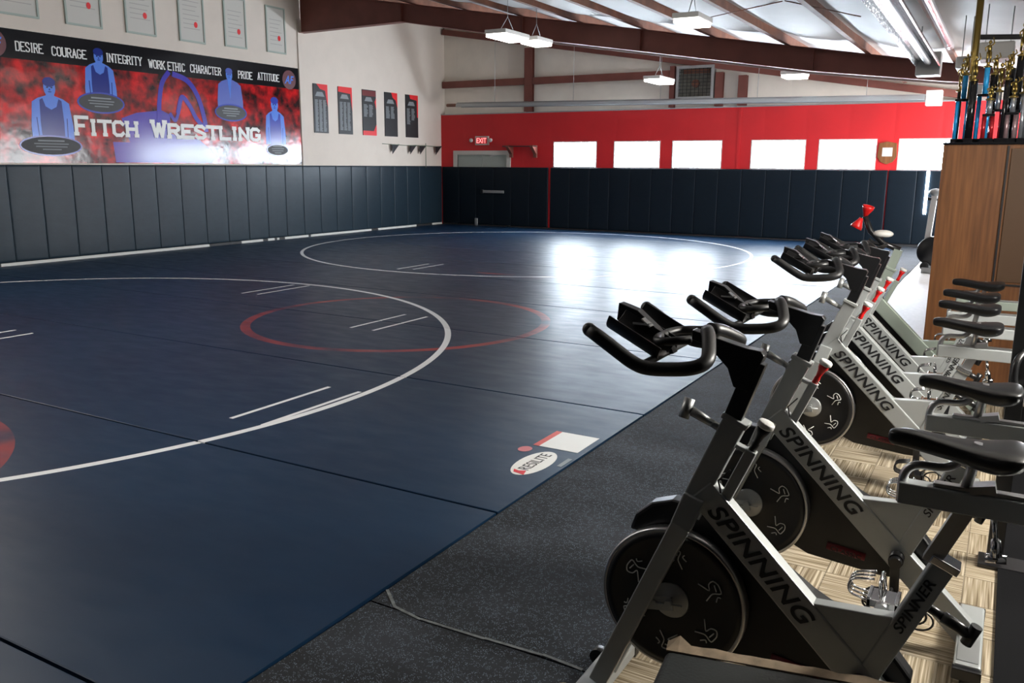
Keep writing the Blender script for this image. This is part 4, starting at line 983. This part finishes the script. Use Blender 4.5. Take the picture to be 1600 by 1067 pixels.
# white units hung above the cabinet
for (px0, py0, px1, py1, y_, lab) in ((1530, 66, 1584, 90, 11.0, 'white box-shaped heater unit hanging behind the trophies'), (1494, 88, 1520, 106, 12.0, 'smaller grey-white unit hanging left of the white heater box'), (1508, 134, 1545, 146, 14.5, 'thin white ceiling unit low behind the trophies')):
    a = at(px0, py0, 1, y_); b = at(px1, py1, 1, y_); e = empty('ceiling_unit', ((a.x+b.x)/2, y_, b.z)); L = e.location.copy()
    tag(e, lab, 'ceiling unit')
    MB().box(a.x, b.x, y_, y_+.5, b.z, a.z).build('unit_case', M['wbox'], e, bevel=.02, off=L)
    for xx_ in (a.x+.05, b.x-.05): MB().tube([(xx_, y_+.25, a.z), (xx_, y_+.25, roofz(xx_)-.01)], .006, 6).build('hanger_rod', M['galv'], e, off=L)
tag(MB().bar((-.5, 10.4, 3.13), (1.6, 10.4, 3.02), .05, .05).build('black_pipe', M['blacks'], bevel=.01), 'black pipe crossing under the ceiling above the trophies', 'pipe')

# far exercise machine behind the cabinet edge
e = empty('weight_machine', (-1.2, 17.0, FZ)); L = (-1.2, 17.0, FZ)
tag(e, 'white upright exercise machine with black wheels partly behind the cabinet', 'exercise machine')
MB().bar((-1.22, 17, .25), (-1.16, 17, 1.32), .06, .10, up=(1,0,0)).build('upright', M['wbox'], e, bevel=.01, off=L)
MB().ell((-1.15, 17, 1.38), .11, .09, .07).build('console', M['galv'], e, off=L)
MB().tube([(-1.27,17,1.27),(-1.05,17,1.25)], .03, 10).build('handle_grip', M['black'], e, off=L)
MB().lathe((-1.1, 16.9, .35), (0,1,0), [(.05,0),(.24,0),(.26,.03),(.26,.12),(.24,.15),(.05,.15)], 32).build('front_wheel', M['black'], e, off=L)
MB().box(-1.25, -.3, 16.85, 17.1, FZ, .06).build('machine_base', M['galv'], e, bevel=.01, off=L)
MB().lathe((-1.2, 16.88, .08), (0,1,0), [(.02,0),(.07,0),(.08,.02),(.07,.05),(.02,.05)], 20).build('roller', M['black'], e, off=L)
MB().bar((-1.12,17,.06), (-1.19,17,.4), .06,.06).build('strut', M['wbox'], e, off=L)
# black steel rack upright at the right edge
e = empty('power_rack', (.12, 4.42, FZ)); L = (.12, 4.42, FZ)
tag(e, 'black steel rack upright at the right edge beside the bike saddles', 'rack')
MB().box(.082, .15, 4.38, 4.45, FZ+.02, 1.85).build('rack_upright', M['blacks'], e, bevel=.004, off=L)
MB().box(.15, .9, 4.385, 4.445, 1.78, 1.85).build('rack_crossbar', M['blacks'], e, bevel=.004, off=L)
MB().box(.85, .92, 4.38, 4.45, FZ+.02, 1.85).build('rack_upright', M['blacks'], e, bevel=.004, off=L)
MB().box(.05, .95, 4.34, 4.49, FZ, FZ+.02).build('rack_foot', M['blacks'], e, bevel=.004, off=L)
MB().tube(rounded([(.15,4.41,1.02),(.10,4.33,.98),(.10,4.30,.86),(.16,4.30,.82),(.30,4.30,.82)], .05, 5), .016, 12).build('rack_hook', M['blacks'], e, off=L)

# torn bench in the foreground
e = empty('padded_bench', (-.45, 2.0, FZ)); L = (-.45, 2.0, FZ)
tag(e, 'dark padded bench with torn tan edge at the bottom of the view', 'bench')
bp = MB(); A = Vector((-.735, 2.205, .42)); Bp = Vector((-.0, 2.36, .42)); dn = Vector((.05, -.42, 0))
vs = []
for q in (A, Bp):
    for (u_, z) in ((0,0),(0,-.06),(1,-.06),(1,0)): vs.append(q+dn*u_+Vector((0,0,z)))
bp.add(vs, [(0,1,2,3),(7,6,5,4),(0,4,5,1),(1,5,6,2),(2,6,7,3),(3,7,4,0)])
bp.build('bench_cushion', M['vinyl'], e, bevel=.02, seg=4, off=L)
tp_ = MB(); n = 22; vs = []
for i in range(n+1):
    t = i/n; c = A.lerp(Bp, t); w = .028*(1-.5*t)+.003*math.sin(i*2.1)+(.012 if i == 1 else 0); u_ = (Bp-A).normalized(); nn = Vector((-u_.y, u_.x, 0))
    vs += [c+nn*(-.012), c+nn*(-.012)+Vector((0,0,.004)), c+nn*w+Vector((0,0,.010+.002*math.sin(i*1.7)+(.014 if i == 1 else 0))), c+nn*w+Vector((0,0,-.002))]
fs = []
for i in range(n):
    for j_ in range(4): fs.append((i*4+j_, i*4+(j_+1) % 4, (i+1)*4+(j_+1) % 4, (i+1)*4+j_))
fs += [(3,2,1,0), (4*n,4*n+1,4*n+2,4*n+3)]
tp_.add(vs, fs); tp_.build('torn_edge', M['tan'], e, off=L)
lg_ = MB()
for (x_, y_) in ((-.67,2.14),(-.64,1.86),(-.08,2.24),(-.05,1.98)): lg_.box(x_-.02,x_+.02,y_-.02,y_+.02,FZ,.365)
lg_.box(-.69,-.04,2.02,2.08,.31,.362); lg_.build('bench_legs', M['blacks'], e, off=L)
c = at(886, 1066, 2, 0.0)
tag(MB().lathe((c.x, c.y-.03, -.03), (0,0,1), [(.0,0),(.030,0),(.032,.01),(.028,.028),(.015,.036),(0,.038)], 20).build('brass_cap', M['gold']), 'small round brass cap lying on the rubber runner at the bottom edge', 'cap')
# nearest bike has a black brake knob
for c in bike.children:
    if c.name.split('.')[0] == 'brake_knob':
        c.data = c.data.copy(); c.data.materials[0] = M['black']
